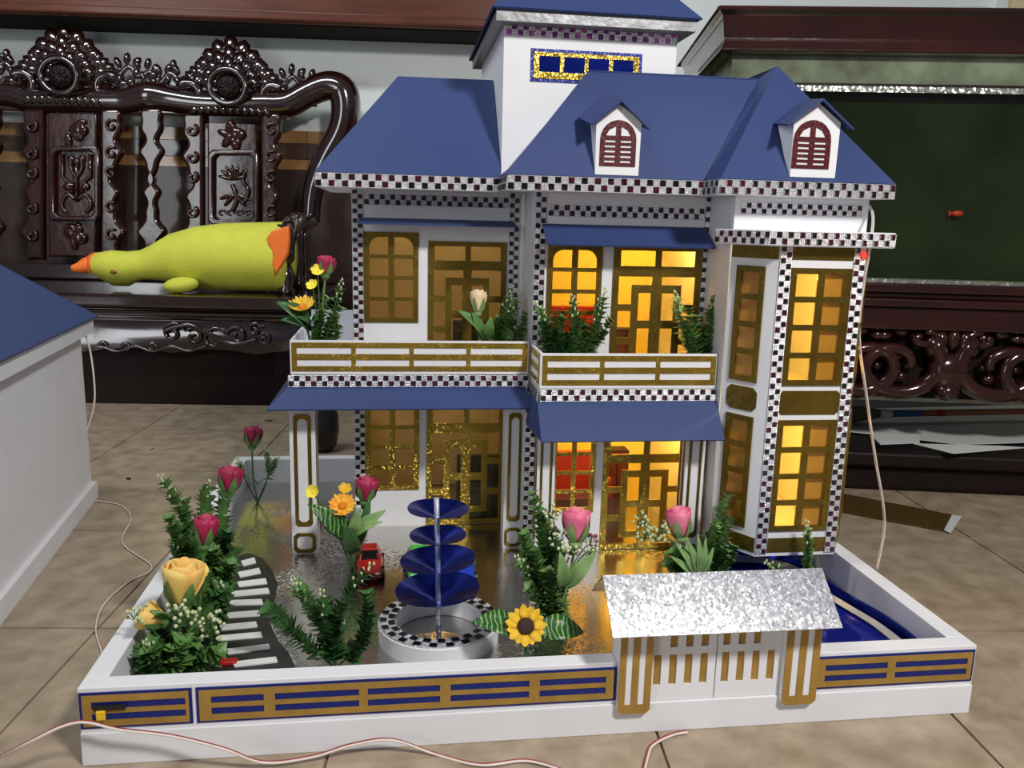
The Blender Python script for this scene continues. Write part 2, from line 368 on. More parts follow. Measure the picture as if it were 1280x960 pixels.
# right arm: handrail, front post with turned spindle
au = b2(1035, 740)[0]
MB().tube(catmull([bz(1035, 735), rp(au, VB-.12, SZ+.19), rp(au+.01, VB-.26, SZ+.20), rp(au+.01, VB-.36, SZ+.17), rp(au+.005, VB-.38, SZ+.13)], 6), .026, 10).build('armrest', 'rosewood', bench, True)
MB().lathe([(.022, 0), (.026, .01), (.018, .02), (.028, .045), (.020, .065), (.014, .08), (.024, .095), (.026, .12), (.018, .14), (.02, .19)], rp(au, VB-.36, SZ), 12).build('arm_post', 'rosewood', bench, True)
for dv in (.10, .2): MB().lathe([(.016, 0), (.020, .03), (.010, .05), (.022, .08), (.012, .11), (.018, .15), (.012, .19)], rp(au, VB-dv, SZ), 10).build('spindle', 'rosewood', bench, True)
def leafblob(mb, p, ang, ln, wd, th=.018, v=VB, n=8):
    a = RU*math.cos(ang)+EZ*math.sin(ang); b = -RU*math.sin(ang)+EZ*math.cos(ang)
    mb.ell(p+a*ln*.5, (ln*.55, wd, th), (a, b, RV), n, 6)
def crest(cx, cy):
    """fan crest with ring medallion and pierced leaf wings; cx, cy in the zoomed frame"""
    o = bz(cx, cy); mb = MB(); rnd = random.Random(int(cx)+3)
    k = .00100   # metres per zoomed unit on this plane
    for row, (n, r0, ln, wd, dv) in enumerate([(11, 66, 60, 22, .0), (9, 42, 55, 20, -.014), (7, 22, 48, 18, -.026)]):
        for i in range(n):
            a = PI*(i+.5)/n; s_ = 1-.30*abs(math.cos(a)); ln2 = ln*(.9+.35*math.sin(a)**4)
            p = o+RU*math.cos(a)*r0*1.25*k+EZ*(math.sin(a)*r0*1.05*k-.005)+RV*dv
            leafblob(mb, p, a, ln2*k*s_*1.1, wd*k*1.15, .020)
    for s_ in (-1, 1):
        for i in range(7):
            p = o+RU*s_*(70+i*12)*k+EZ*(40-i*12)*k; leafblob(mb, p, PI/2-s_*(.45+.12*i), 46*k, 15*k)
        P = []
        for i in range(22):
            t = i/21; a = PI/2+s_*(-.8+t*4.2); r = (42-26*t)*k; P.append(o+RU*(s_*122*k+r*math.cos(a))+EZ*(-38*k+r*math.sin(a))-RV*.02)
        mb.tube(P, np.linspace(.017, .010, 22), 8)
        # wings
        P = catmull([o+RU*s_*x*k+EZ*z*k for x, z in ((110, 40), (150, 5), (185, 30), (215, 2), (250, 15), (262, -40))], 5); mb.tube(P, .0085, 6)
        P = catmull([o+RU*s_*x*k+EZ*z*k for x, z in ((120, -10), (150, -30), (180, -15), (220, -42), (255, -50))], 5); mb.tube(P, .0075, 6)
        for x, z, a in ((160, 25, 2.0), (178, 36, 1.4), (200, 30, .9), (215, 22, 1.9), (236, 24, 1.2), (252, 12, .6), (150, 0, 2.6), (200, -5, 1.2), (230, -15, 1.8), (258, -22, .9), (170, -22, .4)):
            leafblob(mb, o+RU*s_*x*k+EZ*z*k, PI/2+s_*(-(a-PI/2)) if s_ < 0 else a, 34*k, 11*k, .013)
    for i in range(11):
        x = -120+24*i; leafblob(mb, o+RU*x*k+EZ*(-92)*k-RV*.03, PI/2+x*.006, 34*k, 13*k, .014)
    mb.obox(o, RU, RV, EZ, -.13, .13, -.02, .03, -.115, -.02)
    c = mb.build('carved_crest', 'rosewood', bench, True)
    ring = MB(); P = [o+RU*54*k*math.cos(a)+EZ*(5*k-16*k+50*k*math.sin(a))-RV*.055 for a in np.linspace(0, 2*PI, 25)]
    ring.tube(P, .010, 8, cap=False); ring.build('medallion_ring', 'rosewood', c, True)
    bs = MB(); bs.ell(o-EZ*.011-RV*.045, (.036, .012, .034), None, 14, 8)
    for i in range(8): leafblob(bs, o-EZ*.011-RV*.052, i*PI/4, .026, .008, .008)
    bs.build('medallion_boss', 'rosewood_black', c, True)
crest(225, 250); crest(775, 285); crest(-325, 215)
def scallop(zx0, zx1, zy0, zy1, left=True, right=True, seed=0):
    rnd = random.Random(seed); n = 110; Lf = []; Rt = []
    for i in range(n+1):
        t = i/n; y = zy0+(zy1-zy0)*t
        s_ = 9*math.sin(t*8*PI)+5*math.sin(t*15*PI+1)+10*math.sin(t*3*PI)
        Lf.append((zx0-(s_ if left else 0), y)); Rt.append((zx1+(s_ if right else 0), y))
    return Lf+Rt[::-1]
def bplate(outline, t, v, m, parent, name, bev=.006, holes=()):
    o = RV*v
    conv = lambda L_: [uz(x*.375, y*.375, v) for x, y in L_]
    return plate(conv(outline), [conv(h) for h in holes], t, o, RU, EZ, bev, 2).build(name, m, parent, 'auto')
def rround(x0, x1, y0, y1, c): return [(x, y) for x, y in octa(x0, x1, y0, y1, c)]
def motif(parent, cx, cy, wx, wy, kind, v):
    mb = MB(); rnd = random.Random(kind*7+int(cx))
    P = lambda x, y: onv((cx+x*wx)*.375, (cy+y*wy)*.375, v)
    if kind == 0:    # bird over waves with spiky plumes
        mb.tube(catmull([P(-.1, .75), P(.1, .4), P(0, .1), P(-.15, -.1)], 5), .007, 6)
        mb.tube(catmull([P(.5, .5), P(.75, .1), P(.45, -.2), P(.55, -.5)], 5), .006, 6)
        for a in np.linspace(.3, 2.9, 7): leafblob(mb, P(-.1, -.25), a, .045, .006, .006)
        for a in (3.5, 4.0, 5.4, 5.9): leafblob(mb, P(0, .2), a, .05, .007, .006)
        for x in (-.7, -.25, .25, .7): mb.tube(swirl(*uz((cx+x*wx)*.375, (cy+.85*wy)*.375, v), .014, .8, 0, 1, v), .004, 5)
    elif kind == 1:  # fret and blossom branches
        for s_ in (-1, 1):
            mb.tube([P(s_*.75, -.95), P(s_*.75, -.2), P(s_*.25, 0), P(s_*.25, .35)], .006, 6)
            mb.tube(catmull([P(s_*.1, .5), P(s_*.5, .35), P(s_*.8, .7), P(s_*.5, .95)], 5), .006, 6)
            mb.tube(catmull([P(0, -.2), P(s_*.3, -.5), P(s_*.25, -.85)], 5), .006, 6); mb.ell(P(s_*.3, -.8), (.011, .006, .011), (RU, RV, EZ))
            mb.ell(P(s_*.45, .1), (.016, .007, .014), (RU, RV, EZ))
        mb.tube([P(0, -.8), P(0, .6)], .006, 6); mb.ell(P(0, -.7), (.012, .008, .012), (RU, RV, EZ))
    else:
        for i in range(7): leafblob(mb, P(rnd.uniform(-.5, .3), rnd.uniform(-.5, .6)), rnd.uniform(0, 6.28), .045, .012, .009)
        mb.ell(P(.1, .1), (.03, .010, .022), (RU, RV, EZ))
    return mb.build('carved_motif', 'rosewood_red', parent, True)
def panel(cx, top, sd, kinds):
    slab = bplate([(cx-82, top), (cx+82, top), (cx+78, top+490), (cx-78, top+490)], .03, VB+.01, 'rosewood_red', bench, 'back_panel', .006)
    y = top+125
    for (a, b, kd) in ((top+22, top+112, kinds[0]), (top+122, top+372, kinds[1]), (top+382, top+470, kinds[2])):
        if kd == kinds[1]:
            bplate(rround(cx-84, cx+84, a, b, 14), .020, VB-.022, 'rosewood_red', slab, 'panel_border', .006, [rround(cx-66, cx+66, a+18, b-18, 12)])
        motif(slab, cx, (a+b)/2, 62, (b-a)/2-22, kd, VB-.024)
    for s_ in (-1, 1):
        x = cx+s_*122
        bplate(scallop(x-28, x+28, top+2, top+500, s_ < 0, s_ > 0, sd+s_), .034, VB+.005, 'rosewood_red', bench, 'carved_stile', .010)
        mb = MB()
        for yy in (top+60, top+150, top+215, top+330, top+420): mb.tube([p for p in swirl(*uz((x+s_*10)*.375, yy*.375, VB), .020, 1.0, 1.0, s_, VB-.036)], .005, 5)
        mb.build('carved_scroll', 'rosewood_red', bench, True)
panel(255, 365, 1, (2, 1, 3)); panel(782, 378, 5, (2, 0, 3)); panel(-290, 350, 9, (2, 0, 3))
for cx, tp in ((515, 365), (-20, 350), (-560, 345)):
    bplate(scallop(cx-24, cx+24, tp, tp+500, True, True, 3), .034, VB+.005, 'rosewood_red', bench, 'back_splat', .010)

# ================================================================== plush duck lying on the seat
dk = thing('plush_duck', onv(225, 360, 1.68), 'yellow plush duck with orange beak and feet lying on the bench seat', 'plush toy')
DV = 1.66
spine = [(112, 333, 8), (122, 331, 14), (140, 332, 18), (160, 333, 17.5), (176, 331, 17), (190, 328, 20), (215, 322, 28), (245, 320, 34), (280, 320, 38), (315, 320, 39), (345, 320, 39.5), (358, 320, 40), (363, 320, 35), (364, 320, 20)]
mpp = .00238
R = []
P3 = [onv(x, y, DV) for x, y, r in spine]; zmin = SZ+.002
for (x, y, r), p in zip(spine, P3):
    rad_ = r*mpp; c = p.copy(); ring = []
    for k in range(20):
        a = 2*PI*k/20; q = c+RV*rad_*1.15*math.cos(a)+EZ*rad_*math.sin(a)
        if q[2] < zmin+.02: q[2] = zmin+max(0, (q[2]-zmin)*.15+.003)
        ring.append(q)
    R.append(ring)
MB().rings(R).build('body', 'plush', dk, True)
c = onv(120, 334, DV-.01); tip = onv(89, 336, DV-.03)
MB().tube(catmull([onv(122, 330, DV), onv(112, 331, DV), onv(101, 334, DV-.02), tip], 4), np.linspace(.034, .008, 13), 10, flat=1.2).build('beak', 'plush_orange', dk, True)
for dx in (0,): MB().ell(onv(142, 340, DV-.046), (.009, .006, .005), (RU, RV, EZ), 10, 6).build('eye', 'eye', dk, True)
wg = onv(226, 352, DV-.09); wg[2] = SZ+.022
MB().ell(wg, (.048, .035, .022), (unit(RU+EZ*.10), RV, EZ), 14, 8).build('wing', 'plush', dk, True)
fo = [(334, 297), (340, 289), (352, 285), (362, 282), (363, 300), (361, 318), (354, 330), (346, 343), (341, 331), (341, 314), (336, 306)]
plate([uz(x, y, DV-.10) for x, y in fo], [], .022, RV*(DV-.088), RU, EZ, .006, 2).build('foot', 'plush_orange', dk, 'auto')
# ================================================================== fish tank on its carved stand
TA = -math.radians(11.4); TU = V(math.cos(TA), math.sin(TA), 0); TV = V(-math.sin(TA), math.cos(TA), 0)
T0 = onz(1047, 611, 0)
v0 = float(T0@TV)
def tpl(px, py, dv=0): p = onpl(px, py, TV*(v0+dv), TV); return float(p@TU), float(p[2])
OT = TV*v0
def tbox(a0, a1, c0, c1, z0, z1): return MB().obox(OT, TU, TV, EZ, a0, a1, c0, c1, z0, z1)
uL = tpl(911, 70)[0]; uE = uL+1.25; TD = .52
zs1 = tpl(1180, 355)[1]; zs2 = tpl(1180, 414)[1]; zs3 = tpl(1180, 504)[1]
zg = tpl(1000, 66)[1]; zw = tpl(1140, 112)[1]; zh = tpl(1000, 22)[1]
stand = thing('tank_stand', OT+TU*(uL+.6)+TV*.25, 'dark red carved wooden stand with thick scroll skirt under the fish tank', 'stand')
zc = [zs1, zs1-.018, zs1-.030, zs1-.046, zs2]
for k in range(4):
    o_ = (0.0, .012, .004, .016)[k]; tbox(uL-.02, uE+.02, -.015+o_, TD, zc[k+1], zc[k]).build('moulding', 'rosewood_red', stand, False, .004)
tbox(uL, uE, .045, .06, zs3, zs2).build('skirt_board', 'rosewood_black', stand)
def tp3(px, py, dv): return onpl(px, py, TV*(v0+dv), TV)
for k in range(6):
    x0 = 1190+(k-1)*0
def scroll_motif(ucx):
    mb = MB(); zc_ = (zs2+zs3)/2; h = (zs2-zs3)/2
    O = OT+TU*ucx+EZ*zc_+TV*.012
    for s_ in (-1, 1):
        P = []
        for i in range(30):
            t = i/29; a = PI*.75-s_*0+t*2*PI*1.15; r = h*(1.05-.75*t); P.append(O+TU*s_*(.105+r*math.cos(a)*1.25)+EZ*(r*math.sin(a)*.95))
        mb.tube(P, np.linspace(.018, .010, 30), 8)
        P = []
        for i in range(16):
            t = i/15; a = PI*.5+t*2*PI*.9; r = .026*(1-.6*t); P.append(O+TU*s_*(.055+r*math.cos(a)*1.3)+EZ*(h*.75+r*math.sin(a)*.6))
        mb.tube(P, .008, 7)
    mb.ell(O-EZ*h*.15, (.042, .022, h*.55), (TU, TV, EZ), 12, 8); mb.ell(O-EZ*h*.7, (.026, .024, h*.28), (TU, TV, EZ), 10, 6)
    for i in range(9): mb.ell(O+TU*(-.128+.032*i)+EZ*h*(.80+.12*(i % 2))+TV*.014, (.017, .014, .012), (TU, TV, EZ), 8, 6)
    for s_ in (-1, 1):
        for a in np.linspace(0, 5, 6): mb.ell(O+TU*s_*(.105+.030*math.cos(a))+EZ*(-.005+.026*math.sin(a))+TV*.016, (.016, .012, .011), (TU, TV, EZ), 8, 6)
    for a in np.linspace(.5, 2.64, 5): mb.ell(O+TU*.045*math.cos(a)+EZ*(h*.35+.03*math.sin(a)), (.014, .014, .022), None, 8, 6)
    return mb
uc = tpl(1190, 460)[0]
for k in range(-2, 3):
    if uL+.05 < uc+k*.27 < uE: scroll_motif(uc+k*.27).build('carved_scroll', 'rosewood_red', stand, True)
for uu in (uL+.03, uE-.03):
    for dv in (.03, TD-.05): tbox(uu-.035, uu+.035, dv-.03, dv+.03, 0, zs3).build('leg', 'rosewood', stand, False, .006)
zb1 = tpl(1180, 562)[1]
tbox(uL-.02, uE+.02, -.02, TD, .055, .085).build('lower_shelf', 'rosewood_black', stand, False, .006)
tbox(uL-.04, uE+.04, .0, .045, 0, .055).build('base_rail', 'rosewood_black', stand, False, .010)

tank = thing('fish_tank', OT+TU*(uL+.6)+TV*.25+EZ*zs1, 'large glass fish tank with murky dark green water and dark wooden hood', 'fish tank')
zb = zs1+.002
tbox(uL, uE, 0, .006, zb, zg).build('front_glass', 'tank_glass', tank)
tbox(uL, uL+.006, .006, TD-.02, zb, zg).build('side_glass', 'tank_glass', tank)
tbox(uE-.006, uE, .006, TD-.02, zb, zg).build('side_glass', 'tank_glass', tank)
tbox(uL, uE, TD-.03, TD-.015, zb, zg).build('back_panel', 'tank_back', tank)
tbox(uL+.007, uE-.007, .007, TD-.031, zb, zb+.006).build('bottom_panel', 'tank_back', tank)
# clouded strip of glass above the water line, clear-plastic corner post, beaded strip
tbox(uL+.008, uE-.008, .008, .012, zw+.010, zg).build('clouded_glass', 'tank_haze', tank)
tbox(uL+.008, uL+.012, .012, TD-.03, zw+.010, zg).build('clouded_glass', 'tank_haze', tank)
tbox(uL, uE, -.004, .001, zw-.006, zw+.004).build('beaded_strip', 'chrome_strip', tank)
tbox(uL, uE, -.004, .001, zw+.004, zw+.009).build('dark_edge', 'rosewood_black', tank)
tbox(uL, uE, -.004, .001, zs1, zs1+.007).build('beaded_strip', 'chrome_strip', tank)
film('water_film', (.60, .66, .44), .38, .05)
_n = MATS['water_film'].node_tree; _d = _n.nodes.new('ShaderNodeBsdfDiffuse'); _m = [x for x in _n.nodes if x.type == 'MIX_SHADER'][0]; _n.links.new(_d.outputs[0], _m.inputs[2])
_t = _n.nodes.new('ShaderNodeTexNoise'); _t.inputs['Scale'].default_value = 5; _r = _n.nodes.new('ShaderNodeValToRGB'); _c = _n.nodes.new('ShaderNodeTexCoord'); _n.links.new(_c.outputs['Object'], _t.inputs['Vector'])
_r.color_ramp.elements[0].position = .35; _r.color_ramp.elements[1].position = .72; _r.color_ramp.elements[0].color = (.035, .040, .018, 1); _r.color_ramp.elements[1].color = (.10, .12, .045, 1)
_n.links.new(_t.outputs['Fac'], _r.inputs[0]); _n.links.new(_r.outputs[0], _d.inputs[0])
tbox(uL+.008, uE-.008, .026, TD-.04, zb+.008, zw-.012).build('water', 'water_film', tank)
ho = MB(); prof = [(0, zg-.004), (-.020, zg), (-.012, zg+.02), (-.018, zg+.06), (-.030, zg+.075), (-.034, zh+.004), (-.028, zh+.014), (0, zh+.014)]
ring = []
for off, z in prof:
    a0, a1, c0, c1 = uL+off, uE-off, off, TD-.02-off
    ring.append([OT+TU*a0+TV*c0+EZ*z, OT+TU*a1+TV*c0+EZ*z, OT+TU*a1+TV*c1+EZ*z, OT+TU*a0+TV*c1+EZ*z])
ho.rings(ring).build('hood', 'rosewood_red', tank, False, .003)
fp = tp3(1197, 267, .016); fs = thing('fish', fp, 'tiny red fish swimming in the murky tank', 'fish')
fd = TU
MB().ell(fp, (.012, .005, .006), (TU, TV, EZ), 10, 6).build('body', 'fish', fs, True)
MB().poly([fp-TU*.009, fp-TU*.017+EZ*.006, fp-TU*.016-EZ*.006]).build('tail', 'fish', fs)
# paint brush lying on the lower ledge, papers under it
LZ = .085
p0 = onz(1052, 518, LZ+.024); p1 = onz(1292, 514, LZ+.024)
pa = p0.copy(); dr = unit(p1-p0); Ln = np.linalg.norm(p1-p0)
br = thing('paint_brush', pa, 'long stick brush with dark bristles and colourful taped handle below the fish tank', 'brush')
MB().tube([p0+dr*Ln*.24, p0+dr*(Ln+.25)], .0075, 10).build('handle', 'stick', br, True)
MB().tube([p0-dr*.02, p0+dr*Ln*.10, p0+dr*Ln*.21], [.024, .017, .009], 12, flat=.6).build('bristles', 'bristle', br, True)
MB().tube([p0+dr*Ln*.19, p0+dr*Ln*.245], .011, 12).build('ferrule', 'tape_white', br, True)
MB().tube([p0+dr*Ln*.25, p0+dr*Ln*.40], .0082, 12).build('tape', 'tape_blue', br, True)
MB().tube([p0+dr*Ln*.48, p0+dr*Ln*.52], .0082, 12).build('tape', 'furn_red', br, True)
def sheet(px, z, lab, name='paper_sheet', m='paper'):
    mb = MB(); P = []
    for (x, y, dz) in px: q = onz(x, y, z); q[2] = z+dz; P.append(q)
    mb.slab(P, .0015); o = mb.build(name, m); return tag(o, lab, 'paper')
sheet([(1062, 540, 0), (1062, 512, 0), (1300, 506, 0), (1300, 553, 0), (1200, 556, 0)], LZ+.004, 'wide grey paper sheet under the brush on the tank stand ledge')
sheet([(1100, 556, .0), (1087, 545, .004), (1146, 546, .004), (1150, 554, .0)], LZ+.010, 'small curled white paper scrap on the tank stand ledge')
sheet([(1192, 566, -.002), (1142, 555, 0), (1250, 558, 0), (1282, 560, 0)], LZ+.012, 'pointed white paper scrap hanging off the tank stand ledge')
# gold strip with white end on the floor
P = [onz(*p, .002) for p in ((1040, 638), (1046, 616), (1200, 646), (1186, 665))]
gs = tag(MB().slab(P, .0015).build('gold_strip', 'gold_strip'), 'dark gold glitter strip with white end lying on the floor tiles', 'strip')
Q = [onz(*p, .0026) for p in ((1180, 663), (1190, 644), (1202, 646), (1188, 667))]
MB().slab(Q, .001).build('white_end', 'paper', gs)

# ================================================================== second paper house at the left edge
nh = thing('paper_house', onz(60, 690, 0), 'part of a second white paper house with blue roof at the left edge', 'model house')
A = onz(116, 622, 0); Bp = onz(0, 772, 0); dirn = unit(Bp-A); C2 = A+dirn*1.0; nrm = V(dirn[1], -dirn[0], 0)
if nrm[0] > 0: nrm = -nrm
hz = onx(100, 404, A[0])[2]; hz = float(ony(100, 404, A[1])[2])
MB().hexa([A, A+nrm*.6, C2+nrm*.6, C2], [p+EZ*hz for p in (A, A+nrm*.6, C2+nrm*.6, C2)]).build('wall', 'card', nh)
o_ = -nrm*.008
MB().hexa([A+o_-dirn*.006, A+nrm*.1, C2+nrm*.1, C2+o_], [p+EZ*.030 for p in (A+o_-dirn*.006, A+nrm*.1, C2+nrm*.1, C2+o_)]).build('base_strip', 'card', nh)
E0 = A-dirn*.02-nrm*.018; E1 = C2-nrm*.018
MB().hexa([E0+EZ*(hz-.018), E0+nrm*.5+EZ*(hz-.018), E1+nrm*.5+EZ*(hz-.018), E1+EZ*(hz-.018)], [p+EZ*(hz+.006) for p in (E0, E0+nrm*.5, E1+nrm*.5, E1)]).build('eave_strip', 'card', nh)
rd = nrm
MB().slab([E0+EZ*(hz+.008)-nrm*.006, E1+EZ*(hz+.008)-nrm*.006, E1-dirn*.1+nrm*.26+EZ*(hz+.21), E0+dirn*.18+nrm*.26+EZ*(hz+.21)], .004).build('roof', 'roof_paper', nh)
MB().slab([E0+EZ*(hz+.008), E0+dirn*.18+nrm*.26+EZ*(hz+.21), E0+nrm*.56+EZ*(hz+.008)], .004).build('roof', 'roof_paper', nh)

# dark round pot on the floor behind the porch
pp = onz(416, 560, 0); pp = ony(404, 545, 1.10)
pb = thing('round_pot', (pp[0], pp[1], 0), 'dark round pot on the floor seen past the left porch pillar', 'pot')
MB().lathe([(.02, 0), (.030, .015), (.036, .05), (.034, .085), (.024, .10), (.022, .11), (.026, .12)], (pp[0], pp[1], 0), 20).build('body', 'pot_dark', pb, True)
MB().lathe([(.026, .118), (.028, .124), (.020, .13), (.006, .135)], (pp[0], pp[1], 0), 20).build('lid', 'furn_navy', pb, True)
# small dark chips on the floor
for i, (x, y) in enumerate(((160, 598), (190, 561), (336, 526))):
    q = onz(x, y, .001); ex = V(math.cos(i+.9), -math.sin(i+.9), 0)
    tag(MB().slab([q+ex*.012, q+V(.004, .006, 0), q-ex*.010, q+V(-.002, -.004, 0)], .001).build('paper_chip', 'black'), ('dark sliver of paper on the floor nearest the small house wall', 'tiny dark chip on the floor between bench and wire', 'tiny dark chip on the floor right under the bench edge')[i], 'chip')

# wires
def wire(pts3, lab, twin=True, r=.0013, cols=('wire_red', 'wire_white')):
    P = catmull(pts3, 8)
    t = thing('electric_wire', pts3[0], lab, 'wire')
    MB().tube(P, r, 6).build('strand', cols[0], t, True)
    if twin: MB().tube([p+V(.0006, -.0026, .0004)*(r/.0013) for p in P], r, 6).build('strand', cols[1], t, True)
    return t
fl = lambda x, y: onz(x, y, .002)
fr = lambda x, y, Y=-.02: ony(x, y, Y)
wire([fl(-20, 958), fr(30, 930, -.03), fr(95, 902, -.022), fr(150, 911), fr(215, 919), fr(280, 935, -.025), fr(330, 952), fr(390, 945, -.015), fr(440, 930, -.012), fr(490, 924, -.012), fr(545, 942, -.015), fl(600, 955), fl(660, 950), fl(720, 968)], 'red and white twin wire trailing along the front of the display base')
wire([fl(116, 625), fl(150, 631), fl(164, 648), fl(153, 678), fl(190, 708), fl(160, 727), fl(130, 755), fl(120, 785), fl(128, 818), fl(124, 838)], 'thin red and white wire on the floor from the small house to the base', r=.0011)
wire([ony(1082, 252, .33), ony(1090, 268, .29), ony(1088, 300, .25), ony(1078, 360, .26), ony(1073, 420, .27), ony(1083, 500, .28), ony(1093, 570, .30), ony(1103, 630, .31), ony(1104, 665, .31), ony(1095, 712, .30)], 'pale wire hanging down beside the bay window to the floor', r=.0011, cols=('wire_white', 'wire_white'))
wire([fl(858, 914), fl(838, 918), fl(815, 930), fl(808, 945), fl(802, 972)], 'short red and white wire coming out under the entrance gate')
wire([ony(100, 402, .80), ony(112, 435, .79), ony(118, 480, .78), ony(117, 510, .78), ony(108, 540, .79)], 'thin pale wire hanging from the eave of the second house', False, .0016, ('wire_white',))
# ================================================================== display base with low fence
W, D, H, TH = .92, .78, .080, .022
base = thing('display_base', (.46, .38, 0), 'white card display base with foil floor and low fence under the paper house', 'base')
xg0 = float(ony(771, 850, 0)[0]); xg1 = float(ony(1017, 840, 0)[0])
MB().box(0, W, 0, D, 0, .034).build('base_board', 'card', base, False, .001)
MB().box(W, .945, .36, D, 0, .034).build('base_board', 'card', base)
MB().box(TH, W-TH, TH, D-TH, .034, TF).build('foil_floor', 'foil_floor', base)
for a, b in ((0, xg0), (xg1, W)): MB().box(a, b, .002, TH, .034, H).build('fence_wall', 'card', base, False, .0008)
MB().box(0, TH, TH, D-TH, .034, H).build('fence_wall', 'card', base, False, .0008)
MB().box(0, .70, D-TH, D, .034, H).build('fence_wall', 'card', base, False, .0008)
MB().box(W-TH, W, TH, .37, .034, H).build('fence_wall', 'card', base, False, .0008)
fx = lambda px: float(ony(px, 880, 0)[0])
def fence_panel(x0, x1, slots, z0=.0385, z1=.0755):
    bk = plate(rect(x0, x1, z0, z1), [], .0012, V(0, .002, 0), EX, EZ).build('fence_panel', 'blue_glitter', base)
    hs = []; m = .0028; zz = z1-z0
    for a, b in slots:
        hs += [rect(a, b, z0+zz*.24, z0+zz*.43), rect(a, b, z0+zz*.56, z0+zz*.75)]
    plate(rect(x0+m, x1-m, z0+m*.9, z1-m*.9), hs, .0010, V(0, .0008, 0), EX, EZ).build('gold_lattice', 'ochre', bk)
    return bk
p1 = fence_panel(0.001, fx(240), [(.012, fx(232))])
fence_panel(fx(245), fx(769), [(fx(264), fx(330)), (fx(344), fx(449)), (fx(460), fx(550)), (fx(563), fx(661)), (fx(674), fx(756))])
fx3 = lambda px: float(ony(px, 845, 0)[0])
fence_panel(fx3(1015), W-.002, [(fx3(1031), fx3(1108)), (fx3(1118), fx3(1207))])
c = ony(127, 892, -.001); MB().obox(c, EX, EY, EZ, -.004, .004, -.004, .0, -.005, .004).build('yellow_tab', 'petal_yellow', p1, False, .0008)
c = ony(140, 884, -.001); MB().obox(c, EX, EY, EZ, -.016, .012, -.0015, .0, -.0025, .003).build('scorch_patch', 'black', p1)

# ------------------------------------------------------------------ entrance gate
gx0, gx1 = xg0, xg1
gate = thing('entrance_gate', ((gx0+gx1)/2, 0, .03), 'white and ochre entrance gate under a sparkling silver foil roof', 'gate')
GY = -.006; zt = .135
def gpillar(px0, px1, name='gate_pillar'):
    a = float(ony(px0, 880, GY)[0]); b = float(ony(px1, 880, GY)[0])
    pb = MB().box(a, b, GY, GY+.03, .030, zt).build(name, 'card', gate, False, .0006)
    c = .004; zb_ = float(.027); s = (b-a)
    outer = octa(a, b, zb_, zt, c); k = s*.20
    plate(outer, [rect(a+k, a+k+s*.20, zb_+.010, zt-.004), rect(b-k-s*.20, b-k, zb_+.010, zt-.004)], .0012, V(0, GY, 0), EX, EZ).build('ochre_overlay', 'ochre', pb)
    return a, b
a1, b1 = gpillar(772, 812); a2, b2_ = gpillar(976, 1018)
mid = (b1+a2)/2
for s_, (l, r) in enumerate(((b1+.0004, mid-.0006), (mid+.0006, a2-.0004))):
    hs = []; n = 4; wd = (r-l)
    for row in ((.052, .086), (.094, .125)):
        for i in range(n):
            if row[0] > .09 and i == (0 if s_ == 0 else 3): continue
            x = l+wd*(.06+i*.235+(0.02 if s_ else 0)); hs.append(rect(x, x+wd*.115, row[0], row[1]-(.010 if (row[0] > .09 and i % 2) else 0)))
    lf = plate(rect(l, r, .0345, .128), hs, .0020, V(0, .004, 0), EX, EZ).build('gate_leaf', 'card', gate)
    for h in hs:
        (xa, za_), (xb, _), (_, zc_), _ = h
        plate(rect(xa-.0006, xb+.0006, za_-.0006, zc_+.0006), [], .0008, V(0, .0049, 0), EX, EZ).build('ochre_bar', 'ochre', lf)
MB().box(b1, a2, .0055, .008, .0345, .12).build('backing', 'card', gate)
RY0, RY1 = -.034, .016
q0 = ony(768, 797, RY0); q1 = ony(1051, 785, RY0); r0 = ony(752, 718, RY1); r1 = ony(1030, 711, RY1)
ze = (q0[2]+q1[2])/2; zr = (r0[2]+r1[2])/2; xa = (q0[0]+r0[0])/2; xb = (q1[0]+r1[0])/2
MB().slab([(xa, RY0, ze), (xb, RY0, ze), (xb, RY1, zr), (xa, RY1, zr)], .0012).build('foil_roof', 'foil_roof', gate)
MB().slab([(xa, RY1, zr), (xb, RY1, zr), (xb, .058, ze+.006), (xa, .058, ze+.006)], .0012).build('foil_roof', 'foil_roof', gate)
MB().box(a1, b1, GY+.002, GY+.028, zt, ze+.014).build('post_top', 'card', gate); MB().box(a2, b2_, GY+.002, GY+.028, zt, ze+.014).build('post_top', 'card', gate)

# ------------------------------------------------------------------ zebra path, pool, fountain
pz = TF+.0006
path_l = [(287, 697), (282, 720), (276, 745), (268, 768), (266, 790), (262, 815), (250, 842)]; path_r = [(312, 692), (328, 698), (340, 713), (347, 730), (344, 748), (338, 764), (338, 780), (346, 800), (360, 815), (368, 832), (371, 846)]
pl = [onz(x, y, pz) for x, y in path_l+path_r[::-1]]
gp = tag(plate([(p[0], p[1]) for p in pl], [], .0012, V(0, 0, pz-.0006), EX, EY).build('garden_path', 'path_black'), 'curving black garden path with white cross steps left on the foil floor', 'path')
for l, r, y, dl in [(302, 319, 700, 3), (298, 325, 713, 4), (297, 333, 726, 3), (289, 336, 738, 3), (285, 328, 752, 0), (279, 324, 766, 2), (275, 321, 780, 3), (274, 327, 793, 3), (283, 337, 808, 5), (291, 346, 824, 5), (288, 352, 840, 4)]:
    P = [onz(l+2, y+4+dl, pz+.002), onz(r+1, y+3, pz+.002), onz(r-1, y-3.5, pz+.002), onz(l-1, y-2+dl, pz+.002)]
    MB().slab(P, .0018).build('step', 'path_white', gp)
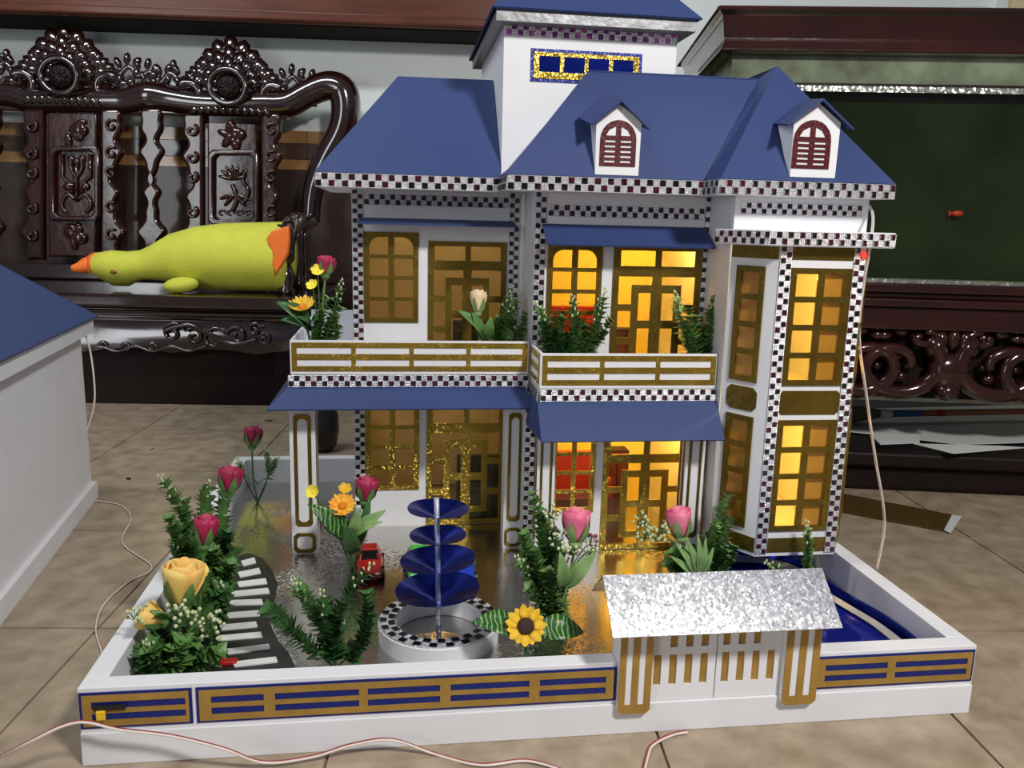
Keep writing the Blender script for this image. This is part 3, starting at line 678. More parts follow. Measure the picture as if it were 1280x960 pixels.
# pool in the right corner, in front of and below the bay
pool = thing('garden_pool', (.83, .2, TF), 'blue foil pool with wavy edge below the bay window', 'pool')
in_ = [(.70, .06), (.71, .15), (.69, .22), (.705, .29), (.74, .345), (.80, .350), (.845, .33), (.872, .285), (.868, .23), (.876, .18), (.890, .12), (.893, .06), (.885, .028), (.80, .026), (.72, .03)]
cl = catmull([V(x, y, 0) for x, y in in_+in_[:1]], 6)[:-1]
cen = V(.795, .18, 0)
plate([(p[0], p[1]) for p in cl], [], .002, V(0, 0, TF+.0002), EX, EY).build('water', 'pool_blue', pool)
rim = MB(); n = len(cl); R = [[], [], [], []]
for i, p in enumerate(cl):
    o_ = unit(p-cen)
    for k, (off, z) in enumerate(((0, TF+.0025), (-.001, TF+.020), (.0015, TF+.020), (.0025, TF+.0005))): R[k].append(p+o_*off+EZ*z)
rim.rings(R+[R[0]], cap=False); rim.build('wavy_rim', 'blue_foil', pool, True)
R = [[V(*(p*.93+cen*.07)[:2], TF+.010) for p in cl], [V(*(p*.84+cen*.16)[:2], TF+.006) for p in cl]]
MB().rings(R, cap=False).build('reflection_band', 'reflection_grey', pool)  # pale reflection in the pool, built as a grey ring over the water

fc = onz(548, 793, TF); fc = V(.345, .155, TF)
ft_ = thing('tiered_fountain', fc, 'four tier blue foil fountain on a round white basin with checkered rim', 'fountain')
br_, bi, bh = .071, .050, .022
MB().lathe([(bi, .001), (br_-.001, 0), (br_, bh-.001), (br_-.001, bh), (bi, bh), (bi-.0005, .002)], fc, 40, cap=False).build('basin', 'card', ft_, 'auto')
MB().lathe([(bi, .0015), (.0005, .0016)], fc, 32, cap=False).build('basin_floor', 'foil_floor', ft_)
rg = MB().lathe([(bi+.0005, bh+.0003), (bi+.0006, bh+.0014), (br_-.0015, bh+.0014), (br_-.001, bh+.0003)], fc, 48, cap=False).build('checkered_rim', 'rhinestone', ft_, 'auto')
gm = MB()
for row in (0, 1):
    for i in range(22):
        a = 2*PI*(i+.5*row)/22; r = (br_-.0062) if row == 0 else (bi+.0055); ex = V(math.cos(a), math.sin(a), 0); ey = V(-math.sin(a), math.cos(a), 0)
        gm.obox(fc+ex*r+EZ*(bh+.0014), ex, ey, EZ, -.0036, .0036, -.0042, .0042, -.0005, .0012)
stuff(gm.build('dark_gems', 'gem_black', rg))
def zat(py): return float(ony(545, py, fc[1])[2])
MB().tube([fc+EZ*.001, V(fc[0]-.001, fc[1], zat(750)), V(fc[0]-.002, fc[1], zat(690)), V(fc[0]-.004, fc[1], zat(622))], .0032, 8).build('stem', 'clear_stem', ft_, True)
for ycen, hw, dz, tilt in ((637, .0350, .011, .02), (670, .0325, .011, -.02), (701, .0435, .015, -.06), (738, .0490, .017, -.05)):
    mb = MB(); c_ = V(fc[0]-.002, fc[1], zat(ycen)); R = []
    for r, z in ((.003, -dz), (hw*.5, -dz*.40), (hw*.85, -dz*.02), (hw, dz*.14), (hw, dz*.17), (hw*.85, dz*.02), (hw*.5, -dz*.36), (.003, -dz+.001)):
        R.append([c_+V(r*math.cos(a), r*math.sin(a), z-r*math.cos(a)*tilt+.0006*math.sin(3*a)*(r/hw)**2) for a in np.linspace(0, 2*PI, 31)[:-1]])
    mb.rings(R).build('foil_bowl', 'blue_foil', ft_, 'auto')

# ------------------------------------------------------------------ toy cars
def car(c, m, lab, rz=0, L_=.076, Wd=.036):
    t = thing('toy_car', c, lab, 'toy car', 'toy cars on the foil floor')
    c = np.array(c, float); ex = V(math.cos(rz), math.sin(rz), 0); ey = V(-math.sin(rz), math.cos(rz), 0)
    st = [(-.5, .30, .010, .014), (-.47, .44, .006, .017), (-.30, .49, .005, .020), (-.08, .50, .005, .0225), (.12, .50, .005, .023), (.32, .50, .005, .0235), (.45, .46, .006, .0225), (.5, .36, .009, .019)]
    R = []
    for y, wf, zb_, zt_ in st:
        hw = wf*Wd
        R.append([c+ex*x*hw+ey*y*L_+EZ*z for x, z in ((-1, zb_), (1, zb_), (1.03, (zb_+zt_)*.55), (.86, zt_), (0, zt_+.0012), (-.86, zt_), (-1.03, (zb_+zt_)*.55))])
    MB().rings(R).build('body', m, t, 'auto', .0008)
    R = []
    for y, hw, z in ((-.14, .40, .0215), (.02, .33, .0335), (.22, .33, .0345), (.40, .40, .0225)):
        R.append((y, hw, z))
    g = MB(); lo = [c+ex*x*.42*Wd+ey*y*L_+EZ*.021 for x, y in ((-1, -.16), (1, -.16), (1, .42), (-1, .42))]; hi = [c+ex*x*.31*Wd+ey*y*L_+EZ*.0325 for x, y in ((-1, .02), (1, .02), (1, .28), (-1, .28))]
    g.hexa(lo, hi).build('windows', 'car_glass', t)
    lo = [c+ex*x*.325*Wd+ey*y*L_+EZ*.0318 for x, y in ((-1, .0), (1, .0), (1, .29), (-1, .29))]; hi = [c+ex*x*.29*Wd+ey*y*L_+EZ*.0345 for x, y in ((-1, .03), (1, .03), (1, .26), (-1, .26))]
    MB().hexa(lo, hi).build('roof', m, t, False, .0006)
    for s_ in (-1, 1):
        MB().hexa(*[[c+ex*(s_*(.36+q*.0)*Wd+d_)+ey*y*L_+EZ*z for d_, y, z in ((-.001, -.16, .022), (.001, -.16, .022), (.001-.0035*s_, .02, .032), (-.001-.0035*s_, .02, .032))] if q == 0 else [c+ex*(s_*.36*Wd+d_)+ey*(y+.02)*L_+EZ*z for d_, y, z in ((-.001, -.16, .022), (.001, -.16, .022), (.001-.0035*s_, .02, .032), (-.001-.0035*s_, .02, .032))] for q in (0, 1)]).build('pillar', m, t)
        for y in (-.29, .30): MB().lathe([(.0005, -.0045), (.0085, -.0045), (.009, 0), (.0085, .0045), (.0005, .0045)], c+ex*s_*Wd*.44+ey*y*L_+EZ*.009, 14, axis=ex).build('wheel', 'black', t, 'auto')
        MB().ell(c+ex*s_*.30*Wd-ey*L_*.485+EZ*.0135, (.004, .003, .002), None, 8, 5).build('headlight', 'paper', t, True)
    MB().obox(c-ey*L_*.495, ex, ey, EZ, -.008, .008, -.002, .001, .008, .0115).build('grille', 'black', t)
    return t
car(V(.258, .345, TF), 'car_red', 'red toy car parked on the foil left of the fountain', .03)
car(V(.326, .335, TF), 'car_green', 'bright green toy car half hidden behind the fountain bowls', .05)
car(V(.384, .318, TF), 'car_blue', 'blue toy car behind the right side of the fountain bowls', -.04)

q = onz(286, 829, TF+.001); tag(MB().obox(q, EX, EY, EZ, -.009, .009, -.005, .005, 0, .004).build('red_chip', 'car_red', None, False, .001), 'small red plastic chip on the foil beside the front end of the path', 'chip')
# ================================================================== the paper house
house = thing('paper_house', (.5, .5, TF), 'white two storey paper house with blue roofs, gold windows and glowing rooms', 'model house')
YL, YM, YR, YB = .52, .40, .31, .25
ZT = .577
def wr(px0, px1, py0, py1, Y):
    a, b, c, d = (ony(x, y, Y) for x, y in ((px0, py0), (px1, py0), (px1, py1), (px0, py1)))
    return (a[0]+d[0])/2, (b[0]+c[0])/2, (c[2]+d[2])/2, (a[2]+b[2])/2      # x0,x1,z0,z1
def strip(p0, p1, nrm, wd=.0165, gm='gem', name='checker_trim', parent=None):
    p0 = np.array(p0, float); p1 = np.array(p1, float); L_ = np.linalg.norm(p1-p0); d = (p1-p0)/L_; nrm = unit(nrm); s = np.cross(nrm, d)
    pr = parent or house
    bk = MB().obox(p0, d, s, nrm, 0, L_, -wd/2, wd/2, 0, .0012).build(name, 'rhinestone', pr)
    sq = wd*.47; n = max(2, int(round(L_/(sq*2)))); pit = L_/n; g = MB()
    for i in range(n):
        for r in (0, 1):
            u = pit*(i+.25+.5*r); v = (r-.5)*wd*.48; h = sq*.46; P = lambda a, b, c: p0+d*(u+a)+s*(v+b)+nrm*(.0012+c)
            g.add([P(-h, -h, 0), P(h, -h, 0), P(h, h, 0), P(-h, h, 0), P(-h*.6, -h*.6, .0012), P(h*.6, -h*.6, .0012), P(h*.6, h*.6, .0012), P(-h*.6, h*.6, .0012)],
                  [(4, 5, 6, 7), (0, 1, 5, 4), (1, 2, 6, 5), (2, 3, 7, 6), (3, 0, 4, 7)])
    stuff(g.build('dark_gems', gm, bk)); return bk

# -------- window and door makers: frame plate with holes, one pane object per hole
def frame_and_panes(name, outer, holes, o, ex, ey, frame_m, pane_m, t=.0022, pane_ms=None):
    nrm = np.cross(unit(ex), unit(ey)); fr_ = plate(outer, holes, t, o, ex, ey).build(name, frame_m, house)
    for i, h in enumerate(holes):
        cx = sum(p[0] for p in h)/len(h); cy = sum(p[1] for p in h)/len(h)
        hh = [(x+(.0005 if x > cx else -.0005), y+(.0005 if y > cy else -.0005)) for x, y in h]
        plate(hh, [], .0006, o-nrm*.0008, ex, ey).build('pane', (pane_ms[i] if pane_ms else pane_m), fr_)
    return fr_
def arch_hole(x0, x1, z0, z1, side, r):
    P = []
    if side < 0: P = [(x0, z0), (x1, z0), (x1, z1)]+[(x0+r-r*math.sin(a), z1-r+r*math.cos(a)) for a in np.linspace(0, PI/2, 6)]
    else: P = [(x1, z0)]+[(x1-r+r*math.cos(a), z1-r+r*math.sin(a)) for a in np.linspace(0, PI/2, 6)]+[(x0, z1), (x0, z0)]
    return P
def grid_window(o, ex, ey, x0, x1, z0, z1, nx, nz, arch=False, fm='gold_dark', pm='brown_film', mx=.10, mz=.055, gap=.11, gapz=.045, pms=None):
    wd, ht = x1-x0, z1-z0; pw = (wd*(1-2*mx)-wd*gap*(nx-1))/nx; ph = (ht*(1-2*mz)-ht*gapz*(nz-1))/nz; hs = []
    for j in range(nz):
        for i in range(nx):
            a = x0+wd*mx+i*(pw+wd*gap); b = z0+ht*mz+j*(ph+ht*gapz)
            hs.append(arch_hole(a, a+pw, b, b+ph, -1 if i == 0 else 1, pw*.55) if (arch and j == nz-1) else rect(a, a+pw, b, b+ph))
    return frame_and_panes('arched_window' if arch else 'window', rect(x0, x1, z0, z1), hs, o, ex, ey, fm, pm, pane_ms=pms)
def door(x0, x1, z0, z1, Y, fm, pm):
    wd = x1-x0; ht = z1-z0; o = V(0, Y, 0); hs = []
    tz_ = z1-ht*.20
    for a, b in ((.08, .47), (.54, .92)): hs.append(rect(x0+wd*a, x0+wd*b, tz_+ht*.045, z1-ht*.04))
    H_ = tz_-z0
    def leaf(mir):
        X = lambda t: (x0+wd*(.06+.44*t)) if not mir else (x1-wd*(.06+.44*t)); Z = lambda t: tz_-ht*.01-(H_-ht*.03)*t
        sh = [[(.02, .03), (.88, .03), (.88, .11), (.36, .11), (.36, .30), (.02, .30)],
              [(.02, .37), (.36, .37), (.36, .63), (.02, .63)],
              [(.02, .70), (.36, .70), (.36, .89), (.88, .89), (.88, .97), (.02, .97)],
              [(.54, .19), (.86, .19), (.86, .46), (.54, .46)], [(.54, .54), (.86, .54), (.86, .82), (.54, .82)]]
        return [[(X(a), Z(b)) for a, b in s] for s in sh]
    for s in leaf(0)+leaf(1):
        hs.append(s)
    nrm = -EY; fr_ = plate(rect(x0, x1, z0, z1), hs, .0022, o, EX, EZ).build('double_door', fm, house)
    for h in hs: plate(h, [], .0006, V(0, Y+.0010, 0), EX, EZ).build('pane', pm, fr_)
    return fr_
# -------- facade openings measured on their planes
WLU = wr(455, 523, 290, 403, YL); DLU = wr(535, 632, 302, 446, YL); WLL = wr(457, 524, 505, 612, YL); DLL = wr(533, 630, 505, 653, YL)
WMU = wr(683, 751, 306, 421, YM); DMU = wr(764, 873, 307, 462, YM); WML = wr(690, 743, 540, 640, YM); DML = wr(752, 856, 545, 687, YM)
def hole(r, m=.006): return rect(r[0]+m, r[1]-m, r[2]+m, r[3]-m)
xl0, xl1, xm0, xm1, xr1 = .230, .487, .487, .735, .922
ZF = .300                                     # upper floor level
DLU = (DLU[0], DLU[1], ZF+.002, DLU[3]); DMU = (DMU[0], DMU[1], ZF+.002, DMU[3]); DLL = (DLL[0], DLL[1], TF+.001, DLL[3]); DML = (DML[0], DML[1], TF+.001, DML[3])
def hole_d(r): return rect(r[0]+.006, r[1]-.006, r[2]+.004, r[3]-.006)
plate(rect(xl0, xl1-.001, TF, .572), [hole(WLU), hole_d(DLU), hole(WLL), hole_d(DLL)], .004, V(0, YL+.0042, 0), EX, EZ).build('front_wall', 'card', house)
plate(rect(xm0, xm1, TF, .572), [hole(WMU), hole_d(DMU), hole(WML), hole_d(DML)], .004, V(0, YM+.0042, 0), EX, EZ).build('front_wall', 'card', house)
for r, a in ((WLU, 1), (WMU, 1), (WLL, 0), (WML, 0)):
    Y = YL if r in (WLU, WLL) else YM
    grid_window(V(0, Y, 0), EX, EZ, *r[:2], r[2], r[3], 2, 4, bool(a), 'gold_dark' if a else 'gold', 'brown_film' if Y == YL else 'amber_film')
door(*DLU, YL, 'gold_dark', 'brown_film'); door(*DMU, YM, 'gold_dark', 'amber_film'); door(*DLL, YL, 'gold', 'brown_film'); door(*DML, YM, 'gold', 'amber_film')
# other walls
BK = .745
MB().box(xl0, xl0+.004, YL+.0045, BK, TF, .572).build('side_wall', 'card', house)
MB().box(xm0, xm0+.004, YM+.0045, BK, TF, .572).build('side_wall', 'card', house)
MB().box(xm1, xm1+.004, YR+.0045, BK, .036, .572).build('side_wall', 'card', house)
MB().box(xr1-.004, xr1, YR+.0045, BK, .036, .572).build('side_wall', 'card', house)
MB().box(xl0, xr1, BK, BK+.004, TF, .572).build('back_wall', 'card', house)
for x0, x1, y0 in ((xl0+.005, xm0-.001, YL+.006), (xm0+.005, xm1-.001, YM+.006)):
    MB().box(x0, x1, y0, BK-.001, ZF-.012, ZF).build('upper_floor', 'card_inner', house)
    MB().box(x0, x1, y0, BK-.001, .560, .566).build('room_ceiling', 'card_inner', house)
    MB().box(x0, x1, y0+.20, y0+.203, TF+.001, ZF-.013).build('partition', 'card_yellow' if x0 > .4 else 'card_inner', house)
    MB().box(x0, x1, y0+.20, y0+.203, ZF+.001, .559).build('partition', 'card_yellow' if x0 > .4 else 'card_inner', house)
# room plinth below the overhanging block
MB().box(xm1+.005, xr1-.005, .365, .37, TF, .086).build('plinth', 'card', house)
# -------- right block with bay
BX0, BX1 = .774, .889; ZB0 = .0865; ZCAP = .497
zb_up = (.302, .486); zb_lo = (.104, .272)
# block front above the bay and behind it
MB().box(xm1, xr1, YR, YR+.004, .497, .572).build('front_wall', 'card', house)
MB().box(xm1+.005, xr1-.005, YR+.002, BK, ZB0-.004, ZB0).build('block_floor', 'card_inner', house)
MB().box(xm1+.005, xr1-.005, YR+.03, BK, .289, .295).build('block_floor', 'card_inner', house)
MB().box(xm1+.005, xr1-.005, .50, .503, ZB0+.001, .57).build('partition', 'card_yellow', house)
bayP = [V(xm1, YR, 0), V(BX0, YB, 0), V(BX1, YB, 0), V(xr1+.006, YR, 0)]
def bay_face(i, parts):
    a, b = bayP[i], bayP[i+1]; d = unit(b-a); L_ = np.linalg.norm(b-a); n = np.cross(d, EZ); return a, d, L_, n
faces = []
for i in range(3):
    a, d, L_, n = bay_face(i, None); tw = .013 if i == 1 else 0.0
    mL = .016 if i == 1 else .010; mR = .016 if i == 1 else .008
    if i == 0: mL, mR = .011, .018
    if i == 2: mL, mR = .018, .010
    win = [(mL, L_-mR, .118, .272), (mL, L_-mR, .318, .470)]
    wl = plate(rect(0, L_, ZB0, ZCAP), [rect(u0+.004, u1-.004, z0+.004, z1-.004) for u0, u1, z0, z1 in win], .003, a+n*-.003, d, EZ).build('bay_wall', 'card', house)
    for (u0, u1, z0, z1) in win:
        nx = 2 if i == 1 else 1
        pms = None
        grid_window(a, d, EZ, u0, u1, z0, z1, nx, 4, False, 'gold_dark', 'amber_film', .10 if i == 1 else .18, .05, .12, .05)
    # gold octagon between the storeys, gold bands at top and bottom
    plate(octa(mL-.002, L_-mR+.002, .279, .311, .006), [], .0010, a, d, EZ).build('gold_plaque', 'gold_dark', house)
    for z0, z1 in ((ZB0+.001, .108), (.480, ZCAP-.001)): plate(rect(.001, L_-.001, z0, z1), [], .0008, a, d, EZ).build('gold_band', 'gold_dark', house)
    # white cards standing just behind some of the glass
    if i == 0: MB().obox(a-n*.007, d, EZ, n, .004, L_-.012, .09, .49, 0, .002).build('card_screen', 'card', house)
    if i == 1: MB().obox(a-n*.007, d, EZ, n, L_*.57, L_-.008, .09, .49, 0, .002).build('card_screen', 'card', house)
fl_poly = [(p[0], p[1]) for p in bayP]
plate(fl_poly, [], .004, V(0, 0, ZB0-.004), EX, EY).build('bay_floor', 'card', house)
plate([(xm1+.006, YR), (BX0+.004, YB+.004), (BX1-.004, YB+.004), (xr1-.001, YR)], [], .004, V(0, 0, .291), EX, EY).build('bay_floor', 'card_inner', house)
capP = [(xm1-.022, YR+.004), (BX0-.022, YB-.016), (BX1+.028, YB-.016), (xr1+.020, YR+.004)]
plate(capP, [], .019, V(0, 0, ZCAP), EX, EY).build('bay_cap', 'card', house)
for i in range(3):
    a, b = V(*capP[i], ZCAP+.0095), V(*capP[i+1], ZCAP+.0095); d = unit(b-a); strip(a, b, np.cross(d, EZ), .0165)
for p, (nx_, ny) in ((bayP[1], (-.0, -1)), (bayP[2], (0, -1))):
    off = .008 if p is bayP[1] else -.008
    strip(p+V(off, -.001, ZB0), p+V(off, -.001, ZCAP), (0, -1, 0), .0155)
MB().ell((BX1-.004, YB-.004, .487), (.004, .003, .005), None, 8, 6).build('red_led', 'led_red', house, True)
# -------- corner trims and friezes
xs = lambda px, Y, py=400: float(ony(px, py, Y)[0])
for x, Y, z0 in ((xl0+.0085, YL, .305), (xl0+.0085, YL, TF), (xs(640, YL), YL, .305), (xs(672, YM), YM, .305), (xs(879, YM), YM, .305), (xs(858, YM, 560), YM, TF), (xs(662, YM, 560), YM-.002, TF)):
    strip((x, Y-.0005, z0), (x, Y-.0005, .560 if z0 > .2 else .287), (0, -1, 0), .0155)
zf = lambda px, py, Y: float(ony(px, py, Y)[2])
strip((xl0+.018, YL-.0005, zf(540, 251, YL)), (xs(632, YL), YL-.0005, zf(540, 251, YL)), (0, -1, 0), .0160)
strip((xs(681, YM), YM-.0005, zf(780, 265, YM)), (xs(871, YM), YM-.0005, zf(780, 265, YM)), (0, -1, 0), .0160)
strip((xs(926, YR, 262), YR-.0005, zf(1000, 262, YR)), (xs(1077, YR, 262), YR-.0005, zf(1000, 262, YR)), (0, -1, 0), .0150)
# -------- balconies
yL, yMb = .410, .328
def rail_panel(a, b, z0, z1, bars, parent=None, out=None):
    a = np.array(a, float); b = np.array(b, float); d = unit(b-a); L_ = np.linalg.norm(b-a); n = np.cross(d, EZ)
    pn = plate(rect(0, L_, z0, z1), [], .003, V(a[0], a[1], 0)-n*.003, d, EZ).build('balcony_rail', 'card', house)
    hs = []; g = .005; k = bars; pw = (L_-.012)/k; h = z1-z0
    for i in range(k):
        for t0, t1 in ((.24, .42), (.60, .78)): hs.append(rect(.006+i*pw+.003, .006+(i+1)*pw-.003, z0+h*t0, z0+h*t1))
    plate(rect(.002, L_-.002, z0+.004, z1-.003), hs, .0009, V(a[0], a[1], 0), d, EZ).build('gold_lattice', 'gold', pn); return pn
zr0, zr1 = .3035, .351
MB().box(.150, xl1-.001, yL, YL-.001, .287, ZF).build('balcony_slab', 'card', house)
MB().box(.150, xl0-.001, YL, .70, .287, ZF).build('balcony_slab', 'card', house)
MB().box(xm0, xm1-.001, yMb, YM-.001, .287, ZF).build('balcony_slab', 'card', house)
rail_panel((.150, yL, 0), (xl1-.004, yL, 0), zr0, zr1, 4)
rail_panel((.150, .70, 0), (.150, yL+.001, 0), zr0, zr1, 3)
MB().box(.150, xl0, .70, .703, .287, .362).build('balcony_rail', 'card', house)
rail_panel((xm0-.001, yL-.001, 0), (xm0-.001, yMb, 0), zr0-.004, zr1-.003, 1)
rail_panel((xm0, yMb-.001, 0), (xm1-.002, yMb-.001, 0), zr0-.004, zr1-.004, 3)
strip((.147, yL-.0035, .2945), (xl1-.004, yL-.0035, .2945), (0, -1, 0), .0165)
strip((xm0, yMb-.004, .2905), (xm1-.002, yMb-.004, .2905), (0, -1, 0), .0165)
strip((xm0-.003, yL-.003, .2905), (xm0-.003, yMb-.003, .2905), (-1, 0, 0), .0165)
# -------- porch awnings under the balconies
def awning(P, name='awning'): return MB().slab(P, .0025).build(name, 'roof_paper', house)
p_ = lambda x, y, Y: ony(x, y, Y)
yA = .368
zl = float(p_(500, 511, yA)[2]); xa0 = float(p_(333, 510, yA)[0])
awning([(xa0, yA, zl), (xl1-.006, yA, zl), (xl1-.006, yL-.003, .286), (.147, yL-.003, .286)])
awning([(xa0, yA, zl), (.147, yL-.003, .286), (.147, .70, .286), (xa0, .74, zl)])
yA2 = .283; zl2 = float(p_(800, 551, yA2)[2])
awning([(xm0-.004, yA2, zl2), (xm1-.001, yA2, zl2), (xm1-.001, yMb-.004, .282), (xm0-.004, yMb-.004, .282)])
awning([(xm0-.004, yA2, zl2), (xm0-.004, yMb-.004, .282), (xm0-.004, .395, .282), (xm0-.010, .375, zl2)])
# -------- small awnings over the upper doors
def small_awning(px0, px1, pyt, pyb, Y, dy, dx=.006):
    x0, x1 = xs(px0, Y, pyt), xs(px1, Y, pyt); zt_ = zf((px0+px1)/2, pyt, Y); zb_ = zf((px0+px1)/2, pyb, Y-dy)
    return awning([(x0, Y-dy, zb_), (x1, Y-dy, zb_), (x1, Y-.001, zt_), (x0, Y-.001, zt_)])
small_awning(449, 641, 274, 280, YL, .050); small_awning(678, 882, 282, 307, YM, .045)
# -------- porch pillars with gold outline overlays
def pillar(x0, x1, y0, y1, sides):
    pb = MB().box(x0, x1, y0, y1, TF, .286).build('porch_pillar', 'card', house)
    w_ = x1-x0
    o2 = octa(x0+w_*.16, x1-w_*.16, .078, .245, .004); i2 = octa(x0+w_*.30, x1-w_*.30, .085, .238, .004)
    plate(o2, [i2], .0009, V(0, y0, 0), EX, EZ).build('gold_outline', 'gold_dark', pb)
    o3 = octa(x0+w_*.06, x1-w_*.06, .038, .068, .005); i3 = octa(x0+w_*.20, x1-w_*.20, .043, .063, .004)
    plate(o3, [i3], .0009, V(0, y0, 0), EX, EZ).build('gold_outline', 'gold_dark', pb)
    if sides:
        sgn = 1; o4 = octa(.004, y1-y0-.004, .078, .245, .004); i4 = octa(.010, y1-y0-.010, .085, .238, .004)
        plate(o4, [i4], .0009, V(x1, y0, 0), EY, EZ).build('gold_outline', 'gold_dark', pb)
        plate(o4, [i4], .0009, V(x0, y1, 0), -EY, EZ).build('gold_outline', 'gold_dark', pb)
pillar(.145, .181, .416, .450, True); pillar(.453, .482, .416, .446, False); pillar(xm0+.001, .513, .335, .362, True); pillar(.700, .728, .335, .362, True)

# -------- roofs
def roofs(polys, name='roof', m='roof_paper'):
    mb = MB()
    for P in polys: mb.slab(P, .003)
    return mb.build(name, m, house)
Z1 = ZT+.001
pkL, pkR = V(.298, .55, .725), V(.4395, .55, .726)
roofs([[(.187, .42, Z1), (.4395, .42, Z1), pkR, pkL], [(.187, .42, Z1), pkL, (.187, .70, Z1)], [(.187, .70, Z1), pkL, pkR, (.4395, .70, Z1)]])
rl, rrr = V(.556, .418, .724), V(.800, .418, .724)
roofs([[(.435, .33, Z1), (.697, .33, Z1), rrr, rl], [(.435, .33, Z1), rl, V(.470, .427, Z1+.03), (.435, .427, Z1)], [rl, rrr, (.85, .55, Z1), (.556, .55, Z1)]])
pk = V(.819, .402, .739)
roofs([[(.699, .275, Z1), (.936, .275, Z1), pk], [(.699, .275, Z1), pk, (.699, .331, Z1)], [(.699, .331, Z1), pk, rrr], [(.936, .275, Z1), (.936, .75, Z1), V(.819, .60, .739), pk]])
# eaves: soffit boards and checker trims
ZE = ZT-.018
for x0, x1, y0, y1 in ((.189, .437, .422, YL-.001), (.189, xl0-.001, YL, .70), (.437, .698, .332, YM-.001), (.698, .934, .277, YR-.001), (xr1+.001, .934, YR, .75)):
    MB().box(x0, x1, y0, y1, ZE, ZT-.001).build('soffit', 'card', house)
MB().box(xm1-.037, xm1-.001, YR+.001, YM-.002, ZE, ZT-.001).build('soffit', 'card', house)
zE = ZT-.009
strip((.187, .4215, zE), (.437, .4215, zE), (0, -1, 0), .0185); strip((.437, .3315, zE), (.699, .3315, zE), (0, -1, 0), .0185)
strip((.437, .42, zE), (.437, .332, zE), (-1, 0, 0), .0185); strip((.698, .330, zE), (.698, .277, zE), (-1, 0, 0), .0185); strip((.698, .2765, zE), (.936, .2765, zE), (0, -1, 0), .0185)
strip((.1885, .70, zE), (.1885, .42, zE), (-1, 0, 0), .0185)
# -------- stair tower
TX0, TX1, TY = .4405, .683, .432
zTop = .782
tw = MB().box(TX0, TX1, TY, .74, .575, zTop).build('tower', 'card', house)
a0, a1, c0, c1 = wr(663, 802, 64, 105, TY)
bk = plate(rect(a0, a1, c0, c1), [], .0012, V(0, TY, 0), EX, EZ).build('tower_window', 'blue_glitter', house)
wd = a1-a0; ht = c1-c0
hs = [rect(a0+wd*(.075+.22*i), a0+wd*(.075+.22*i+.185), c0+ht*.30, c0+ht*.78) for i in range(4)]
plate(rect(a0+wd*.03, a1-wd*.03, c0+ht*.10, c1-ht*.10), hs, .0012, V(0, TY-.0012, 0), EX, EZ).build('gold_frame', 'gold', bk)
for h in hs: plate([(x, y) for x, y in h], [], .0006, V(0, TY-.0012, 0), EX, EZ).build('pane', 'blue_foil', bk)
zTs = zf(735, 42, TY); strip((TX0+.002, TY-.0005, zTs), (TX1-.002, TY-.0005, zTs), (0, -1, 0), .0165, 'gem_purple')
e0 = ony(614, 13, .405); ex0, ex1, ey0, ey1 = .4265, .700, .405, .77
zEa = zTop-.004; zEb = zEa+.016
MB().box(ex0, ex1, ey0, ey1, zEa, zEb).build('tower_eave', 'eave_grey', house)
cx_, cy_ = (ex0+ex1)/2, (ey0+ey1)/2; g = .006
b4 = [V(ex0-g, ey0-g, zEb), V(ex1+g, ey0-g, zEb), V(ex1+g, ey1+g, zEb), V(ex0-g, ey1+g, zEb)]; t4 = [V(cx_-.03, cy_-.06, zEb+.13), V(cx_+.03, cy_-.06, zEb+.13), V(cx_+.03, cy_+.06, zEb+.13), V(cx_-.03, cy_+.06, zEb+.13)]
roofs([[b4[0], b4[1], t4[1], t4[0]], [b4[1], b4[2], t4[2], t4[1]], [b4[2], b4[3], t4[3], t4[2]], [b4[3], b4[0], t4[0], t4[3]], t4], 'tower_roof')
